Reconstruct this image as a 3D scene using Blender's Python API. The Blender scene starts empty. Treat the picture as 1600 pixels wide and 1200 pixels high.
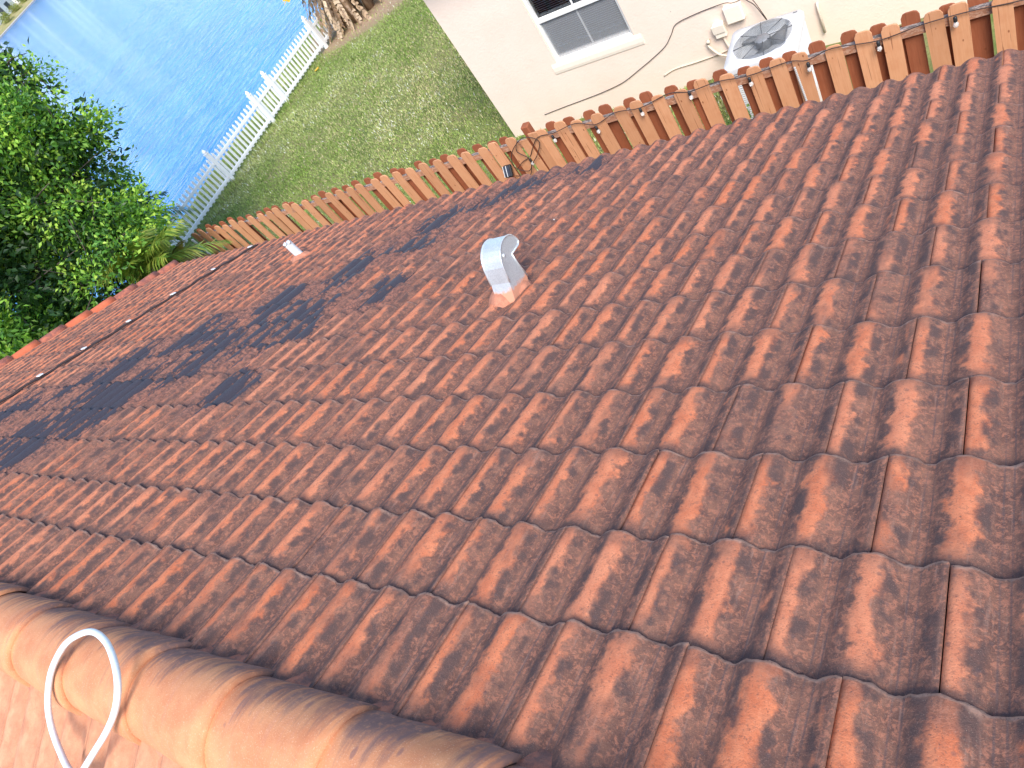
import bpy, math, random
import numpy as np
from mathutils import Matrix, Vector, Euler
random.seed(7); rng = np.random.default_rng(7)
S = bpy.context.scene

# ------------------------------------------------------------------ camera, sky, sun, exposure
cam_data = bpy.data.cameras.new('camera')
cam = bpy.data.objects.new('camera', cam_data); S.collection.objects.link(cam); S.camera = cam
cam_data.sensor_fit = 'HORIZONTAL'; cam_data.sensor_width = 36.0
cam_data.lens = 1138.41 / 1600 * 36.0
cam_data.clip_start = 0.05; cam_data.clip_end = 8000
CR = ((0.79893101, 0.30133988, -0.52048392), (-0.03555901, -0.84023952, -0.54104816), (-0.60037055, 0.45076805, -0.66057806))
M = Matrix(((CR[0][0], -CR[1][0], -CR[2][0], 0.33998), (CR[0][1], -CR[1][1], -CR[2][1], -0.33569),
            (CR[0][2], -CR[1][2], -CR[2][2], 1.49476), (0, 0, 0, 1)))
cam.matrix_world = M

SUN_EL = math.radians(47); SUN_AZ = math.radians(38)      # towards -y, a little towards +x
sun_dir = Vector((math.sin(SUN_AZ) * math.cos(SUN_EL), -math.cos(SUN_AZ) * math.cos(SUN_EL), math.sin(SUN_EL)))
W = bpy.data.worlds.new('World'); S.world = W; W.use_nodes = True
wn = W.node_tree; sky = wn.nodes.new('ShaderNodeTexSky'); sky.sky_type = 'NISHITA'; sky.sun_disc = False
sky.sun_elevation = SUN_EL; sky.sun_rotation = math.atan2(sun_dir.x, sun_dir.y)
sky.air_density = 1.0; sky.dust_density = 0.4; sky.ozone_density = 2.0
bg = wn.nodes['Background']; bg.inputs['Strength'].default_value = 0.14
wn.links.new(sky.outputs[0], bg.inputs[0])
sl = bpy.data.lights.new('sun', 'SUN'); sl.energy = 2.3; sl.angle = math.radians(28); sl.color = (1.0, 0.92, 0.81)
so = bpy.data.objects.new('sun', sl); S.collection.objects.link(so)
so.rotation_euler = sun_dir.to_track_quat('Z', 'Y').to_euler()
S.view_settings.view_transform = 'Standard'; S.view_settings.look = 'None'
S.view_settings.exposure = 1.27; S.view_settings.gamma = 1.0

# ------------------------------------------------------------------ node helpers
class N:
    def __init__(s, name):
        s.m = bpy.data.materials.new(name); s.m.use_nodes = True; s.t = s.m.node_tree
        s.b = s.t.nodes['Principled BSDF']; s.b.inputs['Roughness'].default_value = 0.8
        s._tc = None
    def set(s, sock, v):
        if v is None: return
        if isinstance(v, bpy.types.NodeSocket): s.t.links.new(v, sock)
        elif isinstance(v, (tuple, list)) and len(v) == 3 and sock.type == 'RGBA': sock.default_value = (*v, 1)
        else: sock.default_value = v
    def coord(s, kind='Object'):
        if not s._tc: s._tc = s.t.nodes.new('ShaderNodeTexCoord')
        return s._tc.outputs[kind]
    def mapv(s, v, scale=(1, 1, 1), rot=(0, 0, 0), loc=(0, 0, 0)):
        n = s.t.nodes.new('ShaderNodeMapping'); s.set(n.inputs[0], v)
        n.inputs['Scale'].default_value = scale; n.inputs['Rotation'].default_value = rot
        if isinstance(loc, bpy.types.NodeSocket): s.t.links.new(loc, n.inputs['Location'])
        else: n.inputs['Location'].default_value = loc
        return n.outputs[0]
    def noise(s, v, sc, det=4, rough=0.55, dist=0.0, out=0):
        n = s.t.nodes.new('ShaderNodeTexNoise'); s.set(n.inputs['Vector'], v)
        n.inputs['Scale'].default_value = sc; n.inputs['Detail'].default_value = det
        n.inputs['Roughness'].default_value = rough; n.inputs['Distortion'].default_value = dist
        return n.outputs[out]
    def vor(s, v, sc, feat='F1', out=0, rnd=1.0):
        n = s.t.nodes.new('ShaderNodeTexVoronoi'); n.feature = feat; s.set(n.inputs['Vector'], v)
        n.inputs['Scale'].default_value = sc; n.inputs['Randomness'].default_value = rnd
        return n.outputs[out]
    def math(s, op, a, b=0.0, c=0.0, clamp=False):
        n = s.t.nodes.new('ShaderNodeMath'); n.operation = op; n.use_clamp = clamp
        s.set(n.inputs[0], a); s.set(n.inputs[1], b); s.set(n.inputs[2], c); return n.outputs[0]
    def ramp(s, f, lo, hi, a=0.0, b=1.0):      # smooth map range
        n = s.t.nodes.new('ShaderNodeMapRange'); n.interpolation_type = 'SMOOTHSTEP'
        s.set(n.inputs['Value'], f); s.set(n.inputs['From Min'], lo); s.set(n.inputs['From Max'], hi)
        n.inputs['To Min'].default_value = a; n.inputs['To Max'].default_value = b
        return n.outputs[0]
    def mix(s, f, a, b, mode='MIX'):
        n = s.t.nodes.new('ShaderNodeMix'); n.data_type = 'RGBA'; n.blend_type = mode
        s.set(n.inputs[0], f); s.set(n.inputs[6], a); s.set(n.inputs[7], b); return n.outputs[2]
    def attr(s, name, out='Color'):
        n = s.t.nodes.new('ShaderNodeAttribute'); n.attribute_name = name; return n.outputs[out]
    def sep(s, v):
        n = s.t.nodes.new('ShaderNodeSeparateXYZ'); s.set(n.inputs[0], v); return n.outputs
    def rnd(s):
        return s.t.nodes.new('ShaderNodeObjectInfo').outputs['Random']
    def bump(s, h, strength=0.5, dist=0.01):
        n = s.t.nodes.new('ShaderNodeBump'); n.inputs['Strength'].default_value = strength
        n.inputs['Distance'].default_value = dist; s.set(n.inputs['Height'], h)
        s.t.links.new(n.outputs[0], s.b.inputs['Normal'])
    def done(s, col=None, rough=None, metal=None, spec=None):
        s.set(s.b.inputs['Base Color'], col); s.set(s.b.inputs['Roughness'], rough)
        s.set(s.b.inputs['Metallic'], metal); s.set(s.b.inputs['Specular IOR Level'], spec)
        return s.m

def speckled(name, c1, c2, sc=30, rough=0.7, bump=0.2, bdist=0.004, stretch=(1, 1, 1), metal=None, spec=0.4, tint=0.0):
    n = N(name); v = n.mapv(n.coord(), stretch)
    f = n.ramp(n.noise(v, sc, 6, 0.65), 0.32, 0.68)
    c = n.mix(f, c1, c2)
    if tint:
        c = n.mix(n.math('MULTIPLY', n.rnd(), tint), c, tuple(x * 0.45 for x in c1))
    n.bump(n.noise(v, sc * 3, 4), bump, bdist)
    return n.done(c, rough, metal, spec)

# ------------------------------------------------------------------ mesh helpers
C = S.collection
class MB:
    def __init__(s): s.v = []; s.f = []; s.sm = []
    def add(s, vs, fs, smooth=False):
        o = len(s.v); s.v += [tuple(p) for p in vs]
        s.f += [tuple(i + o for i in f) for f in fs]; s.sm += [smooth] * len(fs)
    def box(s, c, d, rot=None, bev=0.0):
        x, y, z = d[0] / 2, d[1] / 2, d[2] / 2
        if bev <= 0:
            vs = [Vector((a * x, b * y, e * z)) for a in (-1, 1) for b in (-1, 1) for e in (-1, 1)]
            fs = [(0, 1, 3, 2), (4, 6, 7, 5), (0, 4, 5, 1), (2, 3, 7, 6), (0, 2, 6, 4), (1, 5, 7, 3)]
        else:
            r = bev; vs = []; idx = {}
            for a in (-1, 1):
                for b in (-1, 1):
                    for e in (-1, 1):
                        for k in range(3):
                            p = [a * (x - r), b * (y - r), e * (z - r)]
                            p[k] += (a, b, e)[k] * r
                            idx[(a, b, e, k)] = len(vs); vs.append(Vector(p))
            g = lambda *q: idx[q]
            fs = []
            for k, (i, j) in enumerate(((1, 2), (0, 2), (0, 1))):
                for sgn in (-1, 1):
                    q = []
                    for (p1, p2) in ((-1, -1), (-1, 1), (1, 1), (1, -1)):
                        t = [0, 0, 0]; t[k] = sgn; t[i] = p1; t[j] = p2; q.append(g(*t, k))
                    fs.append(tuple(q) if (sgn > 0) != (k == 1) else tuple(q[::-1]))
            for k in range(3):
                i, j = [q for q in range(3) if q != k]
                for p1 in (-1, 1):
                    for p2 in (-1, 1):
                        t0 = [0, 0, 0]; t1 = [0, 0, 0]
                        t0[k] = -1; t1[k] = 1; t0[i] = t1[i] = p1; t0[j] = t1[j] = p2
                        fs.append((g(*t0, i), g(*t1, i), g(*t1, j), g(*t0, j)))
            for a in (-1, 1):
                for b in (-1, 1):
                    for e in (-1, 1): fs.append((g(a, b, e, 0), g(a, b, e, 1), g(a, b, e, 2)))
        if rot is not None: vs = [rot @ p for p in vs]
        s.add([p + Vector(c) for p in vs], fs)
    def tube(s, pts, r, n=8, cap=True, smooth=True, flat=1.0):
        pts = [Vector(p) for p in pts]; rs = r if isinstance(r, (list, tuple)) else [r] * len(pts)
        vs = []; fs = []; prev = None
        for i, p in enumerate(pts):
            t = (pts[min(i + 1, len(pts) - 1)] - pts[max(i - 1, 0)]).normalized()
            if prev is None:
                u = t.orthogonal().normalized()
            else:
                u = (prev - t * prev.dot(t)).normalized()
            prev = u; w = t.cross(u)
            for k in range(n):
                a = 2 * math.pi * k / n
                vs.append(p + (u * math.cos(a) + w * math.sin(a) * flat) * rs[i])
        for i in range(len(pts) - 1):
            for k in range(n):
                k2 = (k + 1) % n
                fs.append((i * n + k, i * n + k2, (i + 1) * n + k2, (i + 1) * n + k))
        if cap:
            fs.append(tuple(range(n))[::-1]); fs.append(tuple((len(pts) - 1) * n + k for k in range(n)))
        s.add(vs, fs, smooth)
    def prism(s, poly, axis, a, b):            # poly: 2-D outline, extruded along axis from a to b
        def P(q, t):
            if axis == 'x': return (t, q[0], q[1])
            if axis == 'y': return (q[0], t, q[1])
            return (q[0], q[1], t)
        n = len(poly); vs = [P(q, a) for q in poly] + [P(q, b) for q in poly]
        fs = [tuple(range(n))[::-1], tuple(range(n, 2 * n))]
        fs += [(i, (i + 1) % n, n + (i + 1) % n, n + i) for i in range(n)]
        s.add(vs, fs)
    def lathe(s, prof, c, n=16):
        vs = []; fs = []
        for (r, z) in prof:
            for k in range(n):
                a = 2 * math.pi * k / n; vs.append((c[0] + r * math.cos(a), c[1] + r * math.sin(a), c[2] + z))
        for i in range(len(prof) - 1):
            for k in range(n):
                k2 = (k + 1) % n; fs.append((i * n + k, i * n + k2, (i + 1) * n + k2, (i + 1) * n + k))
        fs.append(tuple(range(n))[::-1]); fs.append(tuple((len(prof) - 1) * n + k for k in range(n)))
        s.add(vs, fs, True)
    def build(s, name, mat, parent=None, fixn=True):
        me = bpy.data.meshes.new(name); me.from_pydata(s.v, [], s.f)
        me.polygons.foreach_set('use_smooth', s.sm)
        me.materials.append(mat); me.update()
        if fixn:
            import bmesh
            b = bmesh.new(); b.from_mesh(me); bmesh.ops.recalc_face_normals(b, faces=b.faces); b.to_mesh(me); b.free()
        return link(name, me, parent)
def link(name, me, parent=None):
    o = bpy.data.objects.new(name, me); C.objects.link(o)
    if parent is not None:
        o.parent = parent; o.matrix_parent_inverse = Matrix.Translation(parent.location).inverted() if parent.type == 'EMPTY' and parent.parent is None else Matrix.Identity(4)
    return o
def npmesh(name, V, F, mat, parent=None, smooth=True, col=None, uv=None):
    """V (n,3), F (m,k) arrays of equal polygon size"""
    me = bpy.data.meshes.new(name); n = len(V); m, k = F.shape
    me.vertices.add(n); me.vertices.foreach_set('co', V.astype(np.float32).ravel())
    me.loops.add(m * k); me.loops.foreach_set('vertex_index', F.astype(np.int32).ravel())
    me.polygons.add(m); me.polygons.foreach_set('loop_start', np.arange(0, m * k, k, dtype=np.int32))
    me.polygons.foreach_set('loop_total', np.full(m, k, dtype=np.int32))
    me.polygons.foreach_set('use_smooth', np.full(m, smooth))
    if col is not None:
        a = me.color_attributes.new('tint', 'FLOAT_COLOR', 'POINT')
        c4 = np.ones((n, 4), np.float32); c4[:, :col.shape[1]] = col; a.data.foreach_set('color', c4.ravel())
    if uv is not None:
        u = me.uv_layers.new(name='UVMap'); u.data.foreach_set('uv', uv[F.ravel()].astype(np.float32).ravel())
    me.materials.append(mat); me.update(calc_edges=True); me.validate()
    return link(name, me, parent)
def thing(name, label, cat, loc=(0, 0, 0), group=None):
    o = bpy.data.objects.new(name, None); C.objects.link(o); o.location = loc; o.empty_display_size = 0.2
    return tag(o, label, cat, group)
def tag(o, label=None, cat=None, group=None, kind=None):
    if label: o['label'] = label
    if cat: o['category'] = cat
    if group: o['group'] = group
    if kind: o['kind'] = kind
    return o

# ------------------------------------------------------------------ dimensions
PITCH = 0.395332; TP = math.tan(PITCH); EXP = 0.32986; TW = 0.305
ROWOFF = [0.010, -0.012, -0.006, -0.005, 0.001, 0.009, 0.003, 0, 0, 0.006, 0.004, -0.001, 0.002, -0.009]
G = -4.6            # lawn level
WATER = -4.9
YR = -0.438         # ridge line
RAKE_X = -8.80; EAST_X = 4.4
HB = 0.028          # barrel height

# ------------------------------------------------------------------ materials
def tile_material(name, lichen=1.0, fresh=(0.66, 0.215, 0.100), bleach=0.0):
    n = N(name); P = n.coord('Object'); uv = n.sep(n.coord('UV')); u = uv[0]; tv = uv[1]
    at = n.attr('tint'); sp = n.sep(at); r1 = sp[0]; r2 = sp[1]; mold = sp[2]
    off = n.t.nodes.new('ShaderNodeCombineXYZ'); n.set(off.inputs[2], n.math('MULTIPLY', r1, 37.0))
    Pn = n.mapv(P, (1, 1, 1), loc=off.outputs[0])
    Ps = n.mapv(P, (1, 0.42, 1), loc=off.outputs[0])
    big = n.noise(n.mapv(P, (1, 0.45, 1)), 0.9, 2)
    med = n.noise(Pn, 16, 5, 0.6)
    med2 = n.noise(n.mapv(Pn, (1, 0.6, 1)), 30, 4, 0.6)
    fine = n.noise(Pn, 190, 3, 0.7)
    grit = n.noise(Pn, 520, 2, 0.8)
    crust = n.noise(Pn, 75, 5, 0.75, 0.6)
    streak = n.noise(n.mapv(Pn, (9, 0.7, 1)), 11, 4, 0.6)
    cr = n.math('SUBTRACT', n.math('FRACT', n.math('ADD', n.math('MULTIPLY', n.math('SUBTRACT', u, 0.05), 2.0), 0.5)), 0.5)
    # distance from the bare band near the crest, made ragged with noise
    wob = n.math('MULTIPLY', n.math('SUBTRACT', med, 0.5), 0.75)
    wob2 = n.math('MULTIPLY', n.math('SUBTRACT', crust, 0.5), 0.16)
    ctr = n.math('ADD', n.math('ADD', n.math('ADD', cr, 0.035), wob), wob2)
    band = n.ramp(n.math('ABSOLUTE', ctr), 0.125, 0.25, 1.0, 0.0)
    joint = n.ramp(u, 0.915, 0.95, 1.0, 0.0)
    amount = n.math('ADD', n.math('MULTIPLY', n.math('SUBTRACT', big, 0.5), 1.3), n.math('MULTIPLY', n.math('SUBTRACT', r1, 0.42), 0.75))
    cover = n.ramp(n.math('ADD', n.noise(Ps, 7.5, 4, 0.6), n.math('MULTIPLY', amount, 0.42)), 0.27, 0.50)
    tn = n.math('ADD', tv, n.math('MULTIPLY', n.math('SUBTRACT', n.noise(Pn, 12, 3), 0.5), 0.55))
    ends = n.math('MULTIPLY', n.ramp(tn, 0.02, 0.22), n.ramp(tn, 0.76, 0.98, 1.0, 0.38))
    bare = n.math('MULTIPLY', n.math('MULTIPLY', n.math('MULTIPLY', band, joint), cover), ends)
    # colours that belong to the tile: bare clay, brown film, purple-black lichen spots, pale dust streaks
    clay = n.mix(n.ramp(med2, 0.3, 0.7), fresh, tuple(c * k for c, k in zip(fresh, (0.82, 0.66, 0.60))))
    clay = n.mix(n.ramp(r2, 0.0, 1.0, 0, 0.35), clay, (0.66, 0.32, 0.20))
    clay = n.mix(n.ramp(crust, 0.52, 0.66, 0, 0.6), clay, (0.25, 0.10, 0.065))
    film = n.mix(n.ramp(med, 0.3, 0.7), (0.125, 0.064, 0.051), (0.240, 0.115, 0.078))
    film = n.mix(n.ramp(streak, 0.55, 0.75, 0, 0.45), film, (0.40, 0.235, 0.18))
    film = n.mix(n.ramp(crust, 0.48, 0.60, 0, 0.7), film, (0.42, 0.17, 0.105))
    c = n.mix(bare, film, clay)
    side = n.ramp(n.math('ABSOLUTE', n.math('SUBTRACT', n.math('ABSOLUTE', n.math('ADD', cr, 0.02)), 0.245)), 0.05, 0.17, 1.0, 0.0)
    spots = n.math('MULTIPLY', side, n.ramp(n.noise(n.mapv(Pn, (1, 0.8, 1), loc=(3, 3, 0)), 17, 4, 0.6), n.math('ADD', 0.30, n.math('MULTIPLY', n.noise(n.mapv(Pn, (1, 1, 1), loc=(7, 1, 2)), 4.5, 2), 0.30)), 0.60))
    c = n.mix(n.math('MULTIPLY', spots, 0.88 * min(1, lichen)), c, (0.088, 0.056, 0.052))
    pits = n.ramp(n.vor(Pn, 26), 0.09, 0.17, 0.45, 0.0)
    c = n.mix(n.math('MULTIPLY', pits, lichen), c, (0.10, 0.07, 0.072))
    # pan line in the flat of the valley
    pan = n.ramp(n.math('ABSOLUTE', n.math('SUBTRACT', n.math('ABSOLUTE', cr), 0.44)), 0.004, 0.022, 0.7, 0.0)
    c = n.mix(n.math('MULTIPLY', pan, n.ramp(streak, 0.3, 0.6)), c, (0.11, 0.075, 0.072))
    # butt edge: dust washed pale, with light and contact shade painted in
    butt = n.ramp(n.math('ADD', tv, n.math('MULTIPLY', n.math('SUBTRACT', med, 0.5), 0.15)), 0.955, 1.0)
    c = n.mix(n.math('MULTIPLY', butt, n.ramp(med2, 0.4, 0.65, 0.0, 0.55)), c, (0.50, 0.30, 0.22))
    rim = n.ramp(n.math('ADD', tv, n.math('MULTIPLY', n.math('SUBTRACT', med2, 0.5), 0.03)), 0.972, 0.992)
    c = n.mix(n.math('MULTIPLY', rim, 0.5), c, (0.60, 0.34, 0.24))  # worn edge, paled further to paint in light catching the butts
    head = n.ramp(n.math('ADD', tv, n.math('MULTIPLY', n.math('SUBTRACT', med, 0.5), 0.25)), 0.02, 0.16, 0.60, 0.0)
    c = n.mix(head, c, (0.085, 0.052, 0.048))  # dirt plus contact shade below the butt, painted into the colour
    # scoured dark belt: smooth slate film with crusty remains
    mk = n.math('ADD', mold, n.math('MULTIPLY', n.math('SUBTRACT', n.noise(n.mapv(P, (1, 0.42, 1)), 8.5, 7, 0.74, 0.3), 0.5), 1.9))
    mk = n.math('ADD', n.math('ADD', mk, n.math('MULTIPLY', n.math('SUBTRACT', r1, 0.55), 0.5)), n.math('MULTIPLY', n.math('SUBTRACT', 0.22, n.math('ABSOLUTE', cr)), 0.75))
    belt = n.math('MULTIPLY', n.ramp(mk, 0.47, 0.52), n.ramp(mold, 0.01, 0.10))
    around = n.ramp(mold, 0.02, 0.42)
    crusty = n.mix(n.ramp(n.noise(P, 34, 5, 0.72, 0.8), 0.42, 0.60), (0.095, 0.058, 0.056), (0.36, 0.155, 0.105))
    c = n.mix(n.math('MULTIPLY', around, 0.85), c, crusty)
    c = n.mix(belt, c, n.mix(n.ramp(fine, 0.3, 0.7), (0.036, 0.032, 0.042), (0.062, 0.054, 0.066)))
    nb = n.math('SUBTRACT', 1.0, n.math('MULTIPLY', belt, 0.85))
    g2 = n.math('MULTIPLY', n.ramp(grit, 0.60, 0.74), nb)
    c = n.mix(n.math('MULTIPLY', g2, 0.62), c, (0.52, 0.36, 0.28))
    g3 = n.math('MULTIPLY', n.ramp(fine, 0.30, 0.42, 1.0, 0.0), nb)
    c = n.mix(n.math('MULTIPLY', g3, 0.7), c, (0.10, 0.06, 0.055))
    drop = n.ramp(n.vor(P, 2.6), 0.008, 0.020, 0.9, 0.0)
    c = n.mix(drop, c, (0.78, 0.76, 0.72))
    if bleach:
        c = n.mix(bleach, c, n.mix(n.ramp(med2, 0.3, 0.75), (0.64, 0.315, 0.18), (0.52, 0.225, 0.125)))
    h = n.math('ADD', n.math('MULTIPLY', crust, n.math('ADD', 0.45, around)), n.math('MULTIPLY', fine, 0.35))
    h = n.math('ADD', n.math('MULTIPLY', h, nb), n.math('MULTIPLY', grit, 0.15))
    n.bump(h, 0.7, 0.008)
    rough = n.math('SUBTRACT', 0.88, n.math('MULTIPLY', belt, 0.33))
    return n.done(c, rough, spec=0.25)

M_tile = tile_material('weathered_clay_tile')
M_tile_rear = tile_material('bleached_clay_tile', lichen=0.15, fresh=(0.62, 0.30, 0.18), bleach=0.72)  # sun-bleached clay of the near slope, little lichen

def ridge_material():
    n = N('ridge_cap_clay'); P = n.coord(); s = n.sep(P)
    at = n.sep(n.attr('tint')); ang = at[0]; r = at[1]
    band = n.noise(n.mapv(P, (1.0, 0.12, 0.12)), 22, 4, 0.6)
    base = n.mix(n.ramp(n.noise(P, 9, 5, 0.6), 0.3, 0.7), (0.64, 0.29, 0.140), (0.53, 0.205, 0.098))
    base = n.mix(n.ramp(n.noise(n.mapv(P, (1, 0.1, 0.1)), 45, 3, 0.6), 0.5, 0.72, 0, 0.45), base, (0.52, 0.235, 0.15))
    fine = n.noise(P, 230, 3, 0.7)
    base = n.mix(n.ramp(fine, 0.56, 0.70, 0, 0.5), base, (0.76, 0.49, 0.32))
    base = n.mix(n.ramp(fine, 0.28, 0.40, 0.4, 0.0), base, (0.36, 0.17, 0.12))
    # lichen: thick on the far (shaded) flank, long smears over the crown
    f = n.math('ADD', ang, n.math('MULTIPLY', n.math('SUBTRACT', band, 0.5), 1.25))
    f = n.math('ADD', f, n.math('MULTIPLY', n.math('SUBTRACT', n.noise(P, 5, 3), 0.5), 0.5))
    li = n.ramp(f, 0.58, 0.90)
    li = n.math('MULTIPLY', li, n.ramp(n.noise(P, 60, 4, 0.7), 0.30, 0.52, 0.55, 1.0))
    c = n.mix(li, base, n.mix(n.ramp(band, 0.4, 0.6), (0.115, 0.075, 0.075), (0.21, 0.12, 0.105)))
    sp = n.math('MULTIPLY', n.ramp(n.vor(n.mapv(P, (1.0, 0.5, 0.5)), 19), 0.10, 0.19, 1, 0), n.ramp(n.noise(P, 13, 2), 0.5, 0.62))
    c = n.mix(n.math('MULTIPLY', sp, 0.75), c, (0.26, 0.13, 0.11))
    c = n.mix(n.ramp(n.vor(P, 4.3), 0.01, 0.035, 0.95, 0.0), c, (0.85, 0.82, 0.78))
    n.bump(n.math('ADD', n.math('MULTIPLY', band, 0.5), n.math('MULTIPLY', fine, 0.5)), 0.45, 0.005)
    return n.done(c, 0.85, spec=0.25)
M_ridge = ridge_material()
M_mortar = speckled('terracotta_mortar', (0.42, 0.145, 0.085), (0.14, 0.075, 0.065), 24, 0.9, 0.8, 0.01)
M_mortar_fresh = speckled('painted_mortar', (0.56, 0.23, 0.14), (0.38, 0.16, 0.10), 30, 0.85, 0.6, 0.008)
M_deck = speckled('dark_underlay', (0.03, 0.025, 0.025), (0.02, 0.018, 0.018), 30, 0.95)

def rake_mat(nm, c1, c2):
    return speckled(nm, c1, c2, 18, 0.85, 0.4, 0.005)
M_rake_old = rake_mat('rake_tile_old', (0.52, 0.16, 0.09), (0.24, 0.09, 0.07))
M_rake_new = rake_mat('rake_tile_clean', (0.66, 0.16, 0.07), (0.55, 0.13, 0.06))

def galv():
    n = N('galvanised_steel'); P = n.coord(); s = n.sep(P)
    sp = n.vor(P, 240, out=1)
    f = n.ramp(n.sep(sp)[0], 0.1, 0.9)
    c = n.mix(f, (0.56, 0.61, 0.64), (0.66, 0.71, 0.74))
    c = n.mix(n.ramp(n.noise(P, 12, 4), 0.45, 0.7, 0, 0.3), c, (0.42, 0.45, 0.47))
    base = n.ramp(n.math('ADD', s[2], n.math('MULTIPLY', n.math('SUBTRACT', n.noise(P, 30, 3), 0.5), 0.05)), 0.022, 0.046, 1.0, 0.0)
    c = n.mix(base, c, (0.64, 0.30, 0.19))
    n.bump(f, 0.15, 0.001)
    n.t.links.new(n.math('SUBTRACT', 0.55, n.math('MULTIPLY', base, 0.55)), n.b.inputs['Metallic'])
    return n.done(c, 0.5)
M_galv = galv()
M_galv_edge = speckled('folded_steel_edge', (0.60, 0.64, 0.66), (0.72, 0.75, 0.77), 60, 0.4, 0.1, 0.001, metal=0.6)
M_lead = speckled('pale_lead_pipe', (0.60, 0.63, 0.64), (0.75, 0.77, 0.78), 60, 0.6, 0.3, 0.003)

def wood(name, c1, c2, c3, tint=0.35, knots=True):
    n = N(name); P = n.coord(); r = n.rnd()
    off = n.t.nodes.new('ShaderNodeCombineXYZ'); n.set(off.inputs[0], n.math('MULTIPLY', r, 91.0)); n.set(off.inputs[2], n.math('MULTIPLY', r, 53.0))
    g = n.mapv(P, (1.0, 1.0, 0.06), loc=off.outputs[0])
    grain = n.noise(g, 75, 5, 0.6, 0.4)
    c = n.mix(n.ramp(grain, 0.3, 0.7), c1, c2)
    Pr = n.mapv(P, (1, 1, 1), loc=off.outputs[0])
    c = n.mix(n.ramp(n.noise(Pr, 7, 3), 0.45, 0.75, 0, 0.45), c, c3)
    c = n.mix(n.math('MULTIPLY', r, tint), c, tuple(x * 0.62 for x in c1))
    if knots:
        kn = n.ramp(n.vor(n.mapv(Pr, (1, 1, 0.55)), 11), 0.05, 0.11, 0.8, 0.0)
        c = n.mix(kn, c, (0.22, 0.07, 0.03))
        cr = n.ramp(n.noise(n.mapv(Pr, (1, 1, 0.035)), 55, 2), 0.66, 0.70, 0, 0.6)
        c = n.mix(cr, c, (0.20, 0.07, 0.035))
    n.bump(grain, 0.35, 0.003)
    return n.done(c, 0.8, spec=0.2)
M_pick = wood('faded_cedar_picket', (0.64, 0.305, 0.155), (0.70, 0.36, 0.195), (0.56, 0.235, 0.11), 0.6)
M_back = wood('red_brown_picket', (0.30, 0.095, 0.045), (0.35, 0.12, 0.06), (0.24, 0.075, 0.035))
M_rail = N('mouldy_rail_wood')
def _rail():
    n = M_rail; P = n.coord(); nn = n.ramp(n.noise(n.mapv(P, (0.5, 1, 1)), 40, 5, 0.7), 0.45, 0.58)
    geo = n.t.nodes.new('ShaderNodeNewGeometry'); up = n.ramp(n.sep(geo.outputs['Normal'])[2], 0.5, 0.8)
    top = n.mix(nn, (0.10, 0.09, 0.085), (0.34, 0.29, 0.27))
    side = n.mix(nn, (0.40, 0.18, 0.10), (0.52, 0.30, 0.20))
    n.bump(nn, 0.4, 0.004)
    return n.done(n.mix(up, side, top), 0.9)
M_rail = _rail()
M_white = speckled('white_vinyl', (0.88, 0.88, 0.88), (0.84, 0.84, 0.84), 8, 0.45, 0.05, 0.002)
M_cable = speckled('black_cable', (0.035, 0.025, 0.025), (0.06, 0.035, 0.03), 50, 0.6)
M_black = speckled('black_plastic', (0.02, 0.02, 0.022), (0.03, 0.03, 0.033), 50, 0.35)
def glass_mat(nm, col, rough=0.05, trans=0.9):
    n = N(nm); n.b.inputs['Transmission Weight'].default_value = trans
    return n.done(col, rough)
M_bulb = glass_mat('clear_bulb_glass', (0.95, 0.93, 0.9), 0.1, 0.55)

def stucco():
    n = N('cream_stucco'); P = n.coord()
    f = n.noise(P, 55, 6, 0.7)
    c = n.mix(n.ramp(n.noise(P, 1.4, 4), 0.35, 0.7), (0.84, 0.705, 0.60), (0.81, 0.665, 0.56))
    c = n.mix(n.ramp(n.noise(n.mapv(P, (1, 1, 0.25)), 5, 5, 0.7), 0.62, 0.8, 0, 0.35), c, (0.62, 0.49, 0.40))
    c = n.mix(n.ramp(n.vor(P, 1.9), 0.010, 0.022, 0.7, 0), c, (0.35, 0.28, 0.24))
    trow = n.noise(n.mapv(P, (1, 1, 1.3)), 14, 3, 0.5, 1.2)
    n.bump(n.math('ADD', n.math('MULTIPLY', f, 0.5), n.math('MULTIPLY', trow, 0.8)), 0.5, 0.008)
    return n.done(c, 0.9, spec=0.2)
M_stucco = stucco()
M_sill = speckled('cream_trim', (0.86, 0.77, 0.66), (0.82, 0.73, 0.62), 20, 0.85, 0.15, 0.003)
M_frame = speckled('white_window_frame', (0.82, 0.82, 0.80), (0.78, 0.78, 0.77), 20, 0.4, 0.02, 0.001)
M_own_wall = speckled('own_house_stucco', (0.66, 0.52, 0.42), (0.60, 0.47, 0.38), 20, 0.9, 0.4, 0.006)
def pane_mat():
    n = N('window_pane'); n.done((0.8, 0.84, 0.88), 0.02)
    tr = n.t.nodes.new('ShaderNodeBsdfTransparent'); gl = n.t.nodes.new('ShaderNodeBsdfGlossy'); gl.inputs['Roughness'].default_value = 0.02
    fr = n.t.nodes.new('ShaderNodeFresnel'); fr.inputs[0].default_value = 1.5; mx = n.t.nodes.new('ShaderNodeMixShader')
    tr.inputs[0].default_value = (0.86, 0.90, 0.92, 1)
    n.t.links.new(fr.outputs[0], mx.inputs[0]); n.t.links.new(tr.outputs[0], mx.inputs[1]); n.t.links.new(gl.outputs[0], mx.inputs[2])
    n.t.links.new(mx.outputs[0], n.t.nodes['Material Output'].inputs[0]); return n.m
M_pane = pane_mat()
def screen_mat():
    n = N('insect_screen'); P = n.coord()
    n.b.inputs['Alpha'].default_value = 0.32
    return n.done((0.42, 0.44, 0.47), 0.7)
M_screen = screen_mat()
M_blind = speckled('pale_blind_slats', (0.80, 0.80, 0.82), (0.74, 0.75, 0.78), 15, 0.6)
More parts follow.
